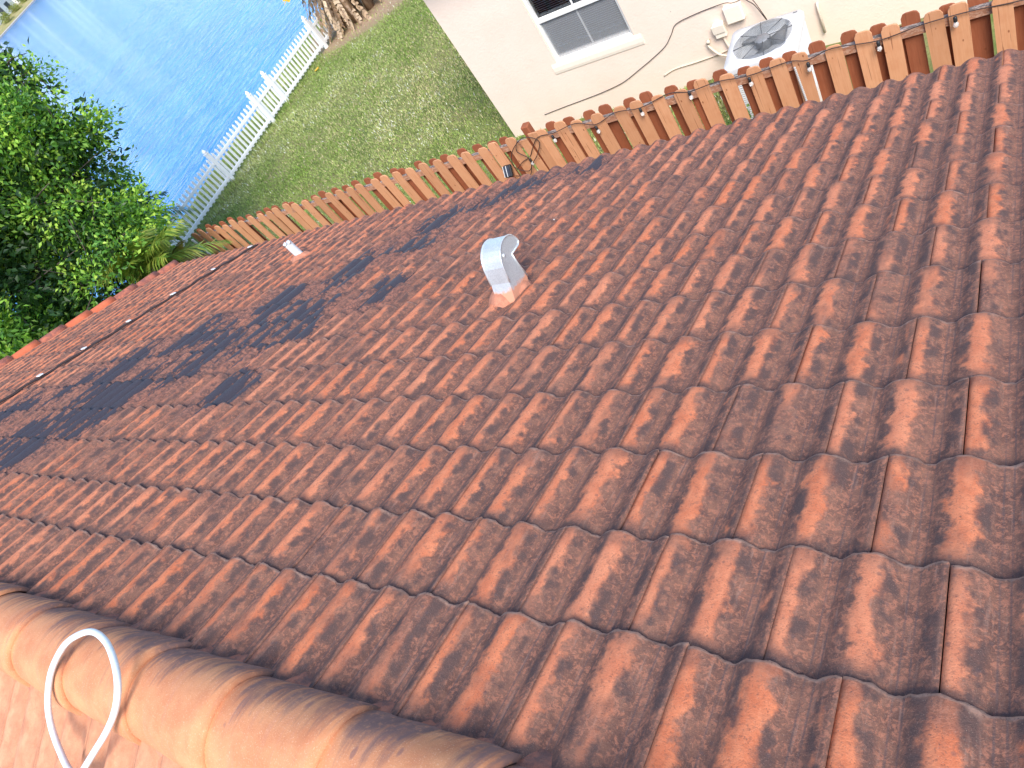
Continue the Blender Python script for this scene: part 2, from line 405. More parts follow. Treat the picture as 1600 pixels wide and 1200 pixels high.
M_room = speckled('dark_room', (0.035, 0.04, 0.055), (0.025, 0.03, 0.04), 5, 0.9)
M_acwhite = speckled('air_conditioner_enamel', (0.66, 0.68, 0.70), (0.60, 0.62, 0.64), 12, 0.45, 0.05, 0.002)
M_acdark = speckled('dark_grille_metal', (0.09, 0.10, 0.11), (0.13, 0.14, 0.15), 30, 0.45, metal=0.3)
M_acgrey = speckled('grey_fan_metal', (0.20, 0.215, 0.23), (0.26, 0.27, 0.29), 30, 0.5, metal=0.2)
M_acblade = speckled('fan_blade_metal', (0.36, 0.38, 0.40), (0.42, 0.44, 0.46), 30, 0.4, metal=0.5)
M_conduit = speckled('painted_conduit', (0.74, 0.63, 0.52), (0.70, 0.58, 0.48), 30, 0.7)
M_flex = speckled('grey_flexible_conduit', (0.42, 0.42, 0.42), (0.55, 0.55, 0.54), 30, 0.5)

def lawn_mat():
    n = N('lawn_soil_and_turf'); P = n.coord()
    big = n.noise(P, 0.55, 4); med = n.noise(P, 3.2, 5, 0.65); fine = n.noise(P, 28, 4, 0.7)
    c = n.mix(n.ramp(med, 0.35, 0.65), (0.11, 0.16, 0.045), (0.22, 0.25, 0.09))
    c = n.mix(n.ramp(big, 0.45, 0.65, 0, 0.7), c, (0.26, 0.24, 0.12))
    c = n.mix(n.ramp(fine, 0.45, 0.7, 0, 0.6), c, (0.10, 0.09, 0.045))
    dirt = n.attr('tint'); c = n.mix(n.sep(dirt)[0], c, n.mix(n.ramp(fine, 0.3, 0.7), (0.30, 0.20, 0.13), (0.42, 0.30, 0.21)))
    n.bump(fine, 0.8, 0.03)
    return n.done(c, 0.95, spec=0.1)
M_lawn = lawn_mat()
def blade_mat():
    n = N('grass_blades'); t = n.attr('tint')
    n.b.inputs['Subsurface Weight'].default_value = 0.0
    return n.done(t, 0.7, spec=0.2)
M_blade = blade_mat()
def leaf_mat(nm, rough=0.45, spec=0.4, trans=0.25):
    n = N(nm); t = n.attr('tint'); out = n.t.nodes['Material Output']
    n.done(t, rough, spec=spec)
    tr = n.t.nodes.new('ShaderNodeBsdfTranslucent'); tc = n.mix(1.0, t, (1.5, 1.6, 0.5), 'MULTIPLY'); n.t.links.new(tc, tr.inputs[0])
    mx = n.t.nodes.new('ShaderNodeMixShader'); mx.inputs[0].default_value = trans
    n.t.links.new(n.b.outputs[0], mx.inputs[1]); n.t.links.new(tr.outputs[0], mx.inputs[2])
    n.t.links.new(mx.outputs[0], out.inputs[0])
    return n.m
M_leaf = leaf_mat('tree_leaf')
M_frond = leaf_mat('palm_frond')
M_bark = speckled('tree_bark', (0.16, 0.125, 0.10), (0.09, 0.07, 0.055), 14, 0.9, 0.8, 0.02, (1, 1, 0.3))
M_drybark = speckled('dry_banana_sheath', (0.42, 0.29, 0.19), (0.20, 0.125, 0.08), 14, 0.9, 0.8, 0.02, (1, 1, 0.2))

def water_mat():
    n = N('lake_water'); P = n.coord()
    rot = math.radians(-20)
    warp = n.noise(n.mapv(P, (1, 1, 1), (0, 0, rot)), 0.35, 3)
    v = n.mapv(P, (1.0, 0.22, 1.0), (0, 0, rot))
    a = n.noise(v, 3.6, 3, 0.55, 0.7)
    b = n.noise(v, 9.0, 3, 0.5, 0.5)
    v2 = n.mapv(P, (1.0, 0.35, 1.0), (0, 0, rot + 0.35))
    d = n.noise(v2, 1.1, 2, 0.5, 0.3)
    h = n.math('ADD', n.math('ADD', n.math('MULTIPLY', a, 0.6), n.math('MULTIPLY', b, 0.22)), n.math('MULTIPLY', d, 0.5))
    n.bump(h, 0.85, 0.13)
    c = n.mix(n.ramp(warp, 0.3, 0.7), (0.022, 0.185, 0.50), (0.035, 0.235, 0.56))
    n.b.inputs['IOR'].default_value = 1.33
    return n.done(c, 0.12, spec=0.5)
M_water = water_mat()
M_bank = speckled('far_bank_grass', (0.26, 0.26, 0.09), (0.42, 0.33, 0.16), 0.8, 0.9, 0.5, 0.3)
M_sand = speckled('pale_shore_edge', (0.55, 0.50, 0.44), (0.45, 0.38, 0.33), 2, 0.9)
M_soffit = speckled('soffit_paint', (0.74, 0.66, 0.58), (0.70, 0.62, 0.54), 10, 0.8)
M_hedge = speckled('far_house_wall', (0.80, 0.79, 0.76), (0.74, 0.73, 0.71), 2, 0.9)
M_farwin = speckled('far_window_dark', (0.05, 0.055, 0.06), (0.08, 0.085, 0.09), 2, 0.4)
M_farroof = speckled('far_house_roof', (0.50, 0.47, 0.45), (0.42, 0.39, 0.37), 2, 0.9)

# ------------------------------------------------------------------ setting
def ground():
    xs = np.concatenate([[-400, -60, -26, -21.5], np.arange(-20.6, 8.01, 0.35), [14, 30, 80, 400]])
    ys = np.concatenate([[-400, -80, -30, -14], np.arange(-9, 24.01, 0.35), [30, 50, 100, 400]])
    X, Y = np.meshgrid(xs, ys, indexing='ij')
    Z = G + 0.02 * np.sin(X * 1.7) * np.cos(Y * 1.3) + 0.012 * np.sin(X * 4.1 + Y * 3.3)
    slope = np.clip((-18.0 - X) / 4.0, 0, 1); Z -= slope * 0.62
    Z = np.where(X < -21, G - 2.2, Z)
    V = np.stack([X, Y, Z], -1).reshape(-1, 3); ny = len(ys)
    i, j = np.meshgrid(np.arange(len(xs) - 1), np.arange(ny - 1), indexing='ij')
    a = (i * ny + j).ravel(); F = np.stack([a, a + ny, a + ny + 1, a + 1], 1)
    # bare earth round the banana clump and along the white fence
    d1 = np.clip(1.25 - np.hypot((V[:, 0] + 16.1) / 1.3, V[:, 1] - 17.6) / 1.9, 0, 1) * 1.6
    d2 = np.clip(1 - np.abs(V[:, 0] + 16.95) / 0.35, 0, 1) * 0.35
    col = np.clip(np.maximum(d1, d2), 0, 1)[:, None].repeat(3, 1)
    o = npmesh('ground', V, F, M_lawn, col=col); tag(o, kind='structure'); return o
ground()
wm = MB(); wm.add([(-3500, -3500, WATER), (-19.0, -3500, WATER), (-19.0, 3500, WATER), (-3500, 3500, WATER)], [(0, 1, 2, 3)])
tag(wm.build('water', M_water, fixn=False), kind='structure')

# grass blades (stuff)
def grass():
    n = 380000
    x = rng.uniform(-19.6, -2.2, n); y = rng.uniform(5.0, 21.5, n)
    keep = ~((x > -7.1) & (y > 8.97)); keep &= ~((x > -6) & (y < 6.2))
    keep &= (np.hypot((x + 16.1) / 1.3, y - 17.6) > 1.7) | (rng.random(n) < 0.08)
    x, y = x[keep], y[keep]; n = len(x)
    d = np.hypot(x - 0.3, y + 0.3)
    L = rng.uniform(0.03, 0.085, n); near = np.abs(x + 17.0) < 0.25; L = np.where(near, L * 1.9, L)
    wdt = rng.uniform(0.005, 0.011, n) * 1.25
    a = rng.uniform(0, 2 * np.pi, n); tilt = rng.uniform(0.1, 0.95, n)
    z0 = G + 0.02 * np.sin(x * 1.7) * np.cos(y * 1.3) + 0.012 * np.sin(x * 4.1 + y * 3.3) - np.clip((-18.0 - x) / 4.0, 0, 1) * 0.62 - 0.008
    b = np.stack([x, y, z0], 1); sd = np.stack([np.cos(a), np.sin(a), 0 * a], 1) * wdt[:, None]
    dr = np.stack([-np.sin(a) * np.sin(tilt), np.cos(a) * np.sin(tilt), np.cos(tilt)], 1) * L[:, None]
    V = np.stack([b - sd, b + sd, b + dr], 1).reshape(-1, 3)
    F = np.arange(3 * n).reshape(-1, 3)
    def blob(fx, fy, ph):  # cheap smooth noise
        return 0.5 + 0.25 * (np.sin(x * fx + 1.3 * np.sin(y * fy + ph)) + np.sin(y * fx * 1.1 + 1.7 * np.sin(x * fy * 0.9 + 2 * ph)))
    g1 = blob(1.1, 0.7, 0.4); g2 = blob(3.7, 2.1, 1.9); g3 = blob(0.5, 0.33, 2.7)
    green = np.array([0.18, 0.28, 0.055]); light = np.array([0.42, 0.47, 0.17]); straw = np.array([0.52, 0.47, 0.26]); white = np.array([0.70, 0.72, 0.62])
    t = np.clip(0.7 * g1 + 0.5 * g2 - 0.25 + rng.normal(0, 0.16, n), 0, 1)[:, None]
    col = green * (1 - t) + light * t
    s = (rng.random(n) < np.clip(0.10 + 0.65 * (g3 - 0.45), 0.05, 0.5))[:, None]; col = np.where(s, straw * rng.uniform(0.6, 1.1, (n, 1)), col)
    w = (rng.random(n) < np.clip((g2 * g1 - 0.22) * 0.30, 0.006, 0.10))[:, None]; col = np.where(w, white, col)
    col = col * rng.uniform(0.75, 1.2, (n, 1))
    o = npmesh('grass', V, F, M_blade, smooth=False, col=np.repeat(col, 3, 0))
    tag(o, 'short green lawn grass with pale specks beside the cream house', 'grass', kind='stuff')
grass()

# far bank with pale edge
def far_bank():
    b = MB(); P0 = Vector((-188.5, 104.8, 0)); D = Vector((-199.4 + 188.5, 125.6 - 104.8, 0)).normalized(); Nn = Vector((-D.y, D.x, 0))
    if Nn.x > 0: Nn = -Nn
    prof = [(-0.4, WATER - 0.6), (0, WATER + 0.5), (1.2, WATER + 0.8), (5, WATER + 1.2), (9, WATER + 1.4), (1200, WATER + 1.5)]
    ts = [-1500 + 10 * k for k in range(451)]
    vs = []; fs = []
    for i, t in enumerate(ts):
        for (d, z) in prof:
            p = P0 + D * t + Nn * (d + (0.6 * math.sin(t * 0.13) if d > 0 else 0)); vs.append((p.x, p.y, z + 0.12 * math.sin(t * 0.4 + d)*(d > 1)))
    k = len(prof)
    for i in range(len(ts) - 1):
        for j in range(k - 1): fs.append((i * k + j, (i + 1) * k + j, (i + 1) * k + j + 1, i * k + j + 1))
    b.add(vs, fs, True); o = b.build('far_bank', M_bank); tag(o, kind='structure')
    e = MB(); vs = []; fs = []
    for i, t in enumerate(ts):
        p = P0 + D * t - Nn * 0.8
        vs += [(p.x, p.y, WATER - 0.3), (p.x, p.y, WATER + 0.32), (p.x + Nn.x * 0.9, p.y + Nn.y * 0.9, WATER + 0.42)]
    for i in range(len(ts) - 1): fs += [(i * 3, i * 3 + 3, i * 3 + 4, i * 3 + 1), (i * 3 + 1, i * 3 + 4, i * 3 + 5, i * 3 + 2)]
    e.add(vs, fs); tag(e.build('shore_edge', M_sand), kind='structure')
    return P0, D, Nn
P0, D0, N0 = far_bank()
R0 = Matrix(((D0.x, N0.x, 0), (D0.y, N0.y, 0), (0, 0, 1)))
def far_house(t, d, w, label):
    c = P0 + D0 * t + N0 * d; z = WATER + 1.4
    h = thing('waterfront_house', label, 'house', (c.x, c.y, z), 'white houses across the lake')
    m = MB(); m.box((c.x, c.y, z + 2.4), (w, 12, 5.0), R0); m.build('wall', M_hedge, h)
    r = MB(); vs = [R0 @ Vector(q) + Vector((c.x, c.y, z + 4.9)) for q in ((-w / 2 - 1, -7, 0), (w / 2 + 1, -7, 0), (w / 2 + 1, 7, 0), (-w / 2 - 1, 7, 0), (-w / 2 + 5, 0, 2.6), (w / 2 - 5, 0, 2.6))]
    r.add(vs, [(0, 1, 5, 4), (1, 2, 5), (2, 3, 4, 5), (3, 0, 4), (3, 2, 1, 0)]); r.build('roof', M_farroof, h)
    for k in range(4):
        x = -w / 2 + (k + 0.6) * w / 4.4
        f = MB(); f.box(R0 @ Vector((x, -6.03, 1.5)) + Vector((c.x, c.y, z)), (1.9, 0.12, 1.5 if k % 2 else 2.3), R0); f.build('window', M_farwin, h)
    return h
far_house(21, 14.5, 18, 'white house with dark windows across the lake, at the upper left corner')
far_house(47, 15, 17, 'white house behind the round dark tree across the lake')

def added_far_woods():  # treeline added to darken the horizon mirrored in the lake
    g = np.random.default_rng(4); ts = np.arange(-600, 3000, 1.6); prof = np.array([(0, -1.0), (0.6, 2.0), (2.5, 5.5), (6, 8.0), (11, 8.6), (18, 6.0), (22, -1.0)])
    hh = 1 + 0.22 * np.sin(ts * 0.21) + 0.16 * np.sin(ts * 0.53 + 1) + g.normal(0, 0.07, len(ts))
    V = []
    for i, t in enumerate(ts):
        for (d, z) in prof:
            q = P0 + D0 * float(t + g.normal(0, 0.5)) + N0 * float(34 + d + g.normal(0, 0.7)); V.append((q.x, q.y, WATER + 1.4 + z * hh[i] * (1 + (g.normal(0, 0.06) if z > 0 else 0))))
    k = len(prof); i, j = np.meshgrid(np.arange(len(ts) - 1), np.arange(k - 1), indexing='ij'); a = (i * k + j).ravel()
    o = npmesh('added_far_woods', np.array(V), np.stack([a, a + k, a + k + 1, a + 1], 1), speckled('added_woods_foliage', (0.05, 0.10, 0.035), (0.09, 0.15, 0.05), 0.7, 0.95, 1.0, 0.6), smooth=False)
    tag(o, 'added low line of woods behind the far houses, darkening the lake reflection', 'woods', kind='stuff')
added_far_woods()

# ------------------------------------------------------------------ our roof
WN = 26
def profile(u):
    """height over the pan for u across the tile (0..1), crests at .05, .52, 1.05"""
    z = np.zeros_like(u)
    for c0, w in ((0.05, 0.195), (0.525, 0.20), (1.05, 0.205)):
        t = (u - c0) / w; m = np.abs(t) < 1
        z = np.where(m, np.maximum(z, HB * np.power(np.clip(np.cos(t * np.pi / 2), 0, 1), 0.85)), z)
    return z
mold_pts = np.array([(-5.6, .45), (-5.22, .53), (-5.0, .9), (-4.89, 1.26), (-4.47, 1.54), (-4.05, 1.82), (-3.85, 1.96), (-3.95, 2.5), (-3.9, 3.0), (-3.51, 3.1), (-3.59, 3.54), (-3.3, 3.7), (-3.1, 3.9), (-2.86, 4.05), (-2.42, 4.0), (-3.2, 2.2), (-3.55, 1.14), (-5.9, 1.3), (-6.4, .9), (-5.4, 1.6), (-4.9, 2.0), (-4.5, 2.4)])
mold_r = np.array([.5, .5, .5, .5, .5, .48, .42, .34, .3, .35, .35, .32, .3, .27, .24, .26, .26, .35, .4, .4, .36, .33])
def mold_field(x, s):
    d = np.hypot(x[:, None] - mold_pts[:, 0], s[:, None] - mold_pts[:, 1])
    f = np.clip(1.2 - d / (mold_r * 1.15), 0, 1)
    return np.clip(f.max(1) * 0.72, 0, 1)
def tile_field(name, rows, x0, x1, mat, parent, sign=1, left_cut=None):
    us = np.linspace(0.004, 0.996, WN); us = np.sort(np.concatenate([us, [0.235, 0.30, 0.735, 0.80]])); nu = len(us)
    pz = profile(us)
    for c0 in (0.265, 0.775): pz = pz + 0.0022 * np.exp(-((us - c0) / 0.008) ** 2)
    prof_s = np.array([0.0, 0.10, 0.28, 0.46, 0.64, 0.80, 0.92, 0.975, 1.0, 1.0]); drop = np.array([0] * 7 + [0.0, 0.0020, 0.020]); ns = len(prof_s)
    Vs, Fs, Cs, Us = [], [], [], []; o = 0
    for k, (sa, sb) in enumerate(rows):
        off = 0.0 if k % 2 == 0 else 0.5
        j0 = math.floor(x0 / TW - off) + off; j = j0
        rowr = random.random()
        while j * TW < x1:
            xa = j * TW; r = random.random(); r2 = random.random()
            ds = random.gauss(0, 0.0035); dz = random.gauss(0, 0.0014); yaw = random.gauss(0, 0.0022); roll = random.gauss(0, 0.003)
            length = (sb - sa) + 0.035
            ss = (sa - 0.035) + prof_s * length
            U, T = np.meshgrid(us, np.arange(ns), indexing='ij')
            X = xa + U * TW + yaw * (ss[T] - sa); SS = ss[T] + np.where(T > 0, ds, 0) + yaw * (U - 0.5) * 0.3
            lift = 0.016 * np.clip((ss[T] - sa) / (sb - sa), -0.3, 1.1)
            Z = -HB - 0.018 + pz[:, None] + lift + dz - drop[T] + roll * (U - 0.5) * 0.2
            Z += 0.0012 * np.sin(X * 61 + k) * np.sin(SS * 47)
            Z = np.where(U[:, :] < 0.006, Z - 0.002, Z)
            # small weather-nibbles of the butt edge
            SS = SS + np.where(T >= ns - 2, 0.0022 * np.sin(U * 37 + r * 50) + 0.0015 * np.sin(U * 91 + r * 20), 0)
            if left_cut is not None:
                keep = X > left_cut
                if not keep.any(): j += 1; continue
                X = np.maximum(X, left_cut)
            P = np.stack([X, SS, Z], -1).reshape(-1, 3)
            # side skirts so the joint reads as a dark gap
            i, q = np.meshgrid(np.arange(nu - 1), np.arange(ns - 1), indexing='ij')
            a = (i * ns + q).ravel(); F = np.stack([a, a + ns, a + ns + 1, a + 1], 1)
            e0 = P[:ns].copy(); e0[:, 2] -= 0.012; e1 = P[(nu - 1) * ns:].copy(); e1[:, 2] -= 0.012
            nP = len(P); P = np.concatenate([P, e0, e1])
            q = np.arange(ns - 1)
            F = np.concatenate([F, np.stack([q, q + 1, nP + q + 1, nP + q], 1), np.stack([(nu - 1) * ns + q + 1, (nu - 1) * ns + q, nP + ns + q, nP + ns + q + 1], 1)])
            uvt = np.stack([U.ravel(), np.clip((ss[T].ravel() - sa) / (sb - sa), 0, 1)], 1)
            uvt = np.concatenate([uvt, uvt[:ns], uvt[(nu - 1) * ns:]])
            col = np.zeros((len(P), 3)); col[:, 0] = r; col[:, 1] = 0.5 * r2 + 0.5 * rowr
            if sign > 0: col[:, 2] = mold_field(P[:, 0], P[:, 1])
            Vs.append(P); Fs.append(F + o); Cs.append(col); Us.append(uvt); o += len(P); j += 1
    V = np.concatenate(Vs); F = np.concatenate(Fs)
    if sign < 0: V = V * np.array([1, -1, 1]); F = F[:, ::-1]
    ob = npmesh(name, V, F, mat, parent, True, np.concatenate(Cs), np.concatenate(Us))
    m = ob.modifiers.new('edge', 'EDGE_SPLIT') if False else None
    return ob

house = thing('tiled_roof_house', 'house with weathered red clay barrel tile roof filling the foreground', 'house', (-2, 0, G))
rows = []
sa = -0.335
for k in range(14):
    sb = k * EXP + ROWOFF[k]; rows.append((sa, sb)); sa = sb
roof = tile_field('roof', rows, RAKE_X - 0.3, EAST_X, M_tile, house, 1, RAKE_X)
roof.rotation_euler = (-PITCH, 0, 0)
roof['label'] = 'dark lichen stained tile slope running down to the wooden fence'
# rear slope: mirrored about the ridge line
rr = [(-0.33 + 0.3299 * k, 0.3299 * k) for k in range(12)]
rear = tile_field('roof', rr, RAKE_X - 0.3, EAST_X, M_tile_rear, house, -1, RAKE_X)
rear.rotation_euler = (PITCH, 0, 0)
rear.location = (0, 2 * YR, 0)
rear['label'] = 'bright orange tile slope on the near side of the ridge'
# decks under the tiles
cp, sp_ = math.cos(PITCH), math.sin(PITCH)
def roofpt(x, s, n): return (x, s * cp + n * sp_, -s * sp_ + n * cp)
dk = MB()
for sg in (1, -1):
    vs = [roofpt(x, s, n) for x in (RAKE_X + 0.05, EAST_X) for s in (-0.40, 4.24) for n in (-0.09, -0.16)]
    if sg < 0: vs = [(a, 2 * YR - b, c) for a, b, c in vs]
    dk.add(vs, [(0, 1, 3, 2), (4, 6, 7, 5), (0, 4, 5, 1), (2, 3, 7, 6), (0, 2, 6, 4), (1, 5, 7, 3)])
dk.build('roof_deck', M_deck, house)
# ridge caps
def ridge_cap(x, prev):
    L = 0.46; n = 22; ns = 9; vs = []; col = []
    yaw = random.gauss(0, 0.006); dy = random.gauss(0, 0.003); r = random.random(); ph = random.random() * 6
    for i in range(ns):
        t = i / (ns - 1); px = x + L * (t - 0.5)
        w = 0.137 + 0.017 * t; hgt = 0.149 + 0.022 * t
        if i == ns - 1: w -= 0.003; hgt -= 0.004
        for k in range(n + 1):
            a = math.pi * k / n
            ex = 0.90
            cx = math.copysign(abs(math.cos(a)) ** ex, math.cos(a))
            wob = 0.0018 * math.sin(7 * a + ph)
            vs.append((px + 0.006 * math.sin(a * 3 + ph) * (t > 0.9), YR - 0.004 + dy + yaw * (t - 0.5) - cx * (w + wob), 0.068 + math.sin(a) * hgt)); col.append((k / n, r, 0))
    for k in range(n + 1):
        a = math.pi * k / n; q = vs[(ns - 1) * (n + 1) + k]
        vs.append((q[0] - 0.002, YR + (q[1] - YR) * 0.90, 0.068 + (q[2] - 0.068) * 0.90)); col.append((k / n, r, 0))
    V = np.array(vs); F = []
    for i in range(ns):
        for k in range(n): F.append((i * (n + 1) + k, i * (n + 1) + k + 1, (i + 1) * (n + 1) + k + 1, (i + 1) * (n + 1) + k))
    o = npmesh('ridge_cap', V, np.array(F)[:, ::-1], M_ridge, house, True, np.array(col))
    return o
x = RAKE_X + 0.12
while x < EAST_X:
    ridge_cap(x, None); x += 0.415
# mortar bedding both sides of the ridge
mb = MB()
for sg in (1, -1):
    vs = []; fs = []; xs = np.arange(RAKE_X, EAST_X, 0.03)
    for x in xs:
        a = 0.006 * math.sin(x * 23) + 0.005 * math.sin(x * 57 + 1) + random.gauss(0, 0.0025)
        pr = profile(np.array([(x / TW) % 1.0]))[0]
        vs += [(x, YR + sg * 0.09, 0.12), (x, YR + sg * (0.128 + a), 0.100), (x, YR + sg * (0.160 + a * 0.8), 0.074 + a * 0.5 + (pr - HB) * 0.3), (x, YR + sg * (0.178 + a), -0.02)]
    for i in range(len(xs) - 1):
        for j in range(3): fs.append((i * 4 + j, i * 4 + 4 + j, i * 4 + 5 + j, i * 4 + 1 + j))
    mb = MB(); mb.add(vs, fs, True); mb.build('ridge_mortar', M_mortar if sg > 0 else M_mortar_fresh, house)
# rake tiles down the gable edge
for k in range(14):
    sa, sb = rows[k]; L = sb - sa + 0.05; n = 12; vs = []; fs = []
    for i in range(4):
        t = i / 3
        for q in range(n + 1):
            a = math.pi * q / n
            vs.append(roofpt(RAKE_X - 0.01 - math.cos(a) * (0.075 + 0.004 * t), sa - 0.05 + L * t, -0.055 + math.sin(a) * 0.075 + 0.030 * t))
        vs.append(roofpt(RAKE_X - 0.10, sa - 0.05 + L * t, -0.18))
    m_ = n + 2
    for i in range(3):
        fs.append((i * m_, i * m_ + n + 1, (i + 1) * m_ + n + 1, (i + 1) * m_))
        for q in range(n): fs.append((i * m_ + q, i * m_ + q + 1, (i + 1) * m_ + q + 1, (i + 1) * m_ + q))
    fs.append(tuple(3 * m_ + q for q in range(n + 1)))
    b = MB(); b.add(vs, fs, True); clean = k in (2, 4, 5, 7, 9, 10)
    o = b.build('rake_tile', M_rake_new if clean else M_rake_old, house)
    if clean: o['label'] = 'clean bright orange rake tile'
# walls of the house below the roof
b = MB()
b.prism([(-4.9, G - 0.3), (4.0 - 0.0, G - 0.3), (3.45, -1.75), (YR, -0.16), (-4.33, -1.75), (-4.9, -1.9)][:0] or [(-4.33, G - 0.3), (3.45, G - 0.3), (3.45, -1.72), (YR, -0.15), (-4.33, -1.72)], 'x', RAKE_X + 0.25, EAST_X - 0.2)
b.build('wall', M_own_wall, house)
b = MB(); b.prism([(3.45, -1.74), (3.93, -1.90), (3.93, -1.80), (3.45, -1.62)], 'x', RAKE_X + 0.05, EAST_X); b.build('fascia', M_sill, house)

# gooseneck vent hood, grows from the slope (a sub-part of the roof), local frame (x, s, n)
prof = [(1.840, -0.03), (1.856, 0.074), (1.852, 0.160), (1.868, 0.220), (1.905, 0.256), (1.955, 0.272), (2.012, 0.266), (2.055, 0.238), (2.080, 0.200), (2.062, 0.186), (1.975, 0.176), (1.992, 0.118), (2.035, 0.022), (2.02, -0.03)]
def smooth_prof(p):
    out = []
    for i in range(len(p)):
        a = p[i]; c = p[(i + 1) % len(p)]
        out.append(a)
        if 1 <= i <= 7:
            pm = p[i - 1]; pn = p[(i + 2) % len(p)]
            out.append(tuple(0.5625 * (a[q] + c[q]) - 0.0625 * (pm[q] + pn[q]) for q in (0, 1)))
    return out
pf = smooth_prof(prof)
vent = MB()
yawm = Matrix.Rotation(math.radians(5), 3, 'Z'); vc = Vector((-1.95, 1.93, 0))
def vt(q): return vc + yawm @ (Vector(q) - vc)
n = len(pf); xa, xb = -1.975, -1.865
vs = [vt((xa, p[0], p[1])) for p in pf] + [vt((xb, p[0], p[1])) for p in pf]
open_ = {i for i, p in enumerate(pf) if p in (prof[8], prof[9])}
fs = [tuple(range(n)), tuple(range(n, 2 * n))[::-1]]
for i in range(n):
    if pf[i] == prof[9]: continue            # the mouth of the hood stays open
    fs.append((i, n + i, n + (i + 1) % n, (i + 1) % n))
vent.add(vs, fs)
vo = vent.build('vent_hood', M_galv, roof); vo['label'] = 'gooseneck galvanised steel vent hood on the tile slope'
lip = MB()
for xx in (xa - 0.002, xb + 0.002):
    lip.tube([vt((xx, p[0], p[1] + 0.0)) for p in pf[:-1] if p[1] > 0.0], 0.0042, 6)
lip.build('folded_edge', M_galv_edge, roof)
rv = MB(); rv.lathe([(0.010, 0), (0.009, 0.004), (0.004, 0.006)], (0, 0, 0), 12)
rv.v = [tuple(vt((xb + 0.002 + z, 1.895 + x, 0.205 + y))) for x, y, z in rv.v]; rv.build('white_patch', M_lead, roof)
# mortar apron round the vent
ap = MB(); vs = []; fs = []; K = 28
for ring in range(4):
    for k in range(K):
        a = 2 * math.pi * k / K; rr_ = (0.5, 0.68, 0.86, 1.1)[ring] * (1 + 0.10 * math.sin(3 * a + 1) + 0.06 * math.sin(7 * a))
        q = vt((-1.952 + 0.108 * rr_ * math.cos(a), 1.945 + 0.150 * rr_ * math.sin(a) * (1.25 if math.sin(a) > 0 else 1), 0))
        vs.append((q.x, q.y, (0.032, 0.022, -0.002, -0.065)[ring] + 0.004 * math.sin(9 * a)))
for ring in range(3):
    for k in range(K): fs.append((ring * K + k, ring * K + (k + 1) % K, (ring + 1) * K + (k + 1) % K, (ring + 1) * K + k))
fs.append(tuple(range(K))); ap.add(vs, fs, True); ap.build('mortar_apron', M_mortar_fresh, roof)
# plumbing vent pipe, vertical lead pipe with split top
pc = Vector((-5.27, 3.40, 0)); up = Vector((0, -sp_, cp))
b = MB(); b.tube([pc - up * 0.06, pc + up * 0.03, pc + up * 0.155], [0.046, 0.040, 0.040], 16, cap=False); b.tube([pc - up * 0.06, pc + up * 0.15], 0.034, 16, cap=True)
pipe = b.build('vent_pipe', M_lead, roof); pipe['label'] = 'short white plumbing vent pipe near the far end of the roof'
b = MB(); b.tube([pc + up * 0.150 + Vector((0.026, 0, 0)), pc + up * 0.185 + Vector((0.03, 0, 0))], 0.016, 8)
b.tube([pc + up * 0.150 - Vector((0.022, 0.01, 0)), pc + up * 0.172 - Vector((0.026, 0.012, 0))], 0.018, 8); b.build('pipe_collar', M_lead, roof)
b = MB(); vs = []; fs = []
for ring in range(3):
    for k in range(20):
        a = 2 * math.pi * k / 20; q = (0.045, 0.085, 0.12)[ring] * (1 + 0.15 * math.sin(4 * a))
        vs.append((pc.x + q * math.cos(a), pc.y + q * 1.25 * math.sin(a), (0.018, -0.008, -0.07)[ring]))
for ring in range(2):
    for k in range(20): fs.append((ring * 20 + k, ring * 20 + (k + 1) % 20, (ring + 1) * 20 + (k + 1) % 20, (ring + 1) * 20 + k))
b.add(vs, fs, True); b.build('pipe_mortar', M_mortar_fresh, roof)
# old dark channel line with pale clips down the slope near the gable
ch = MB(); xl = -6.92
pts = [(xl + 0.008 * math.sin(s * 3), s, 0.004 - 0.012 * ((s % 0.33) / 0.33)) for s in np.arange(-0.2, 4.27, 0.08)]
ch.tube([(p[0] - 0.022, p[1], p[2]) for p in pts], 0.007, 6); ch.tube([(p[0] + 0.022, p[1], p[2]) for p in pts], 0.006, 6)
co = ch.build('channel_strip', M_cable, roof); co['label'] = 'thin dark double line with pale clips running down the far slope'
for s in (0.62, 0.98, 1.5, 1.95, 2.45, 3.0, 3.55, 4.1):
    b = MB(); b.box((xl, s, 0.016), (0.06, 0.02 + 0.03 * random.random(), 0.010), Matrix.Rotation(random.gauss(0, 0.2), 3, 'Z'), 0.003); b.build('clip', M_lead, roof)

# ------------------------------------------------------------------ white loop of cable on the ridge
b = MB()
lp = [(-1.926, -0.751, 0.085), (-2.072, -0.73, 0.105), (-2.177, -0.688, 0.125), (-2.241, -0.637, 0.155), (-2.25, -0.581, 0.195), (-2.226, -0.501, 0.245), (-2.169, -0.424, 0.28), (-2.087, -0.379, 0.3), (-2.0, -0.354, 0.305), (-1.908, -0.367, 0.3), (-1.819, -0.407, 0.295), (-1.772, -0.455, 0.28), (-1.777, -0.509, 0.25), (-1.829, -0.571, 0.21), (-1.913, -0.642, 0.165), (-1.994, -0.725, 0.125), (-2.081, -0.804, 0.09)]
def catmull(p, m=6, closed=False):
    p = [Vector(q) for q in p]; out = []
    for i in range(len(p) - 1):
        a = p[max(i - 1, 0)]; b_ = p[i]; c = p[i + 1]; d = p[min(i + 2, len(p) - 1)]
        for k in range(m):
            t = k / m
            out.append(0.5 * ((2 * b_) + (c - a) * t + (2 * a - 5 * b_ + 4 * c - d) * t * t + (3 * b_ - a - 3 * c + d) * t ** 3))
    out.append(p[-1]); return out
b.tube(catmull(lp), 0.0098, 12)
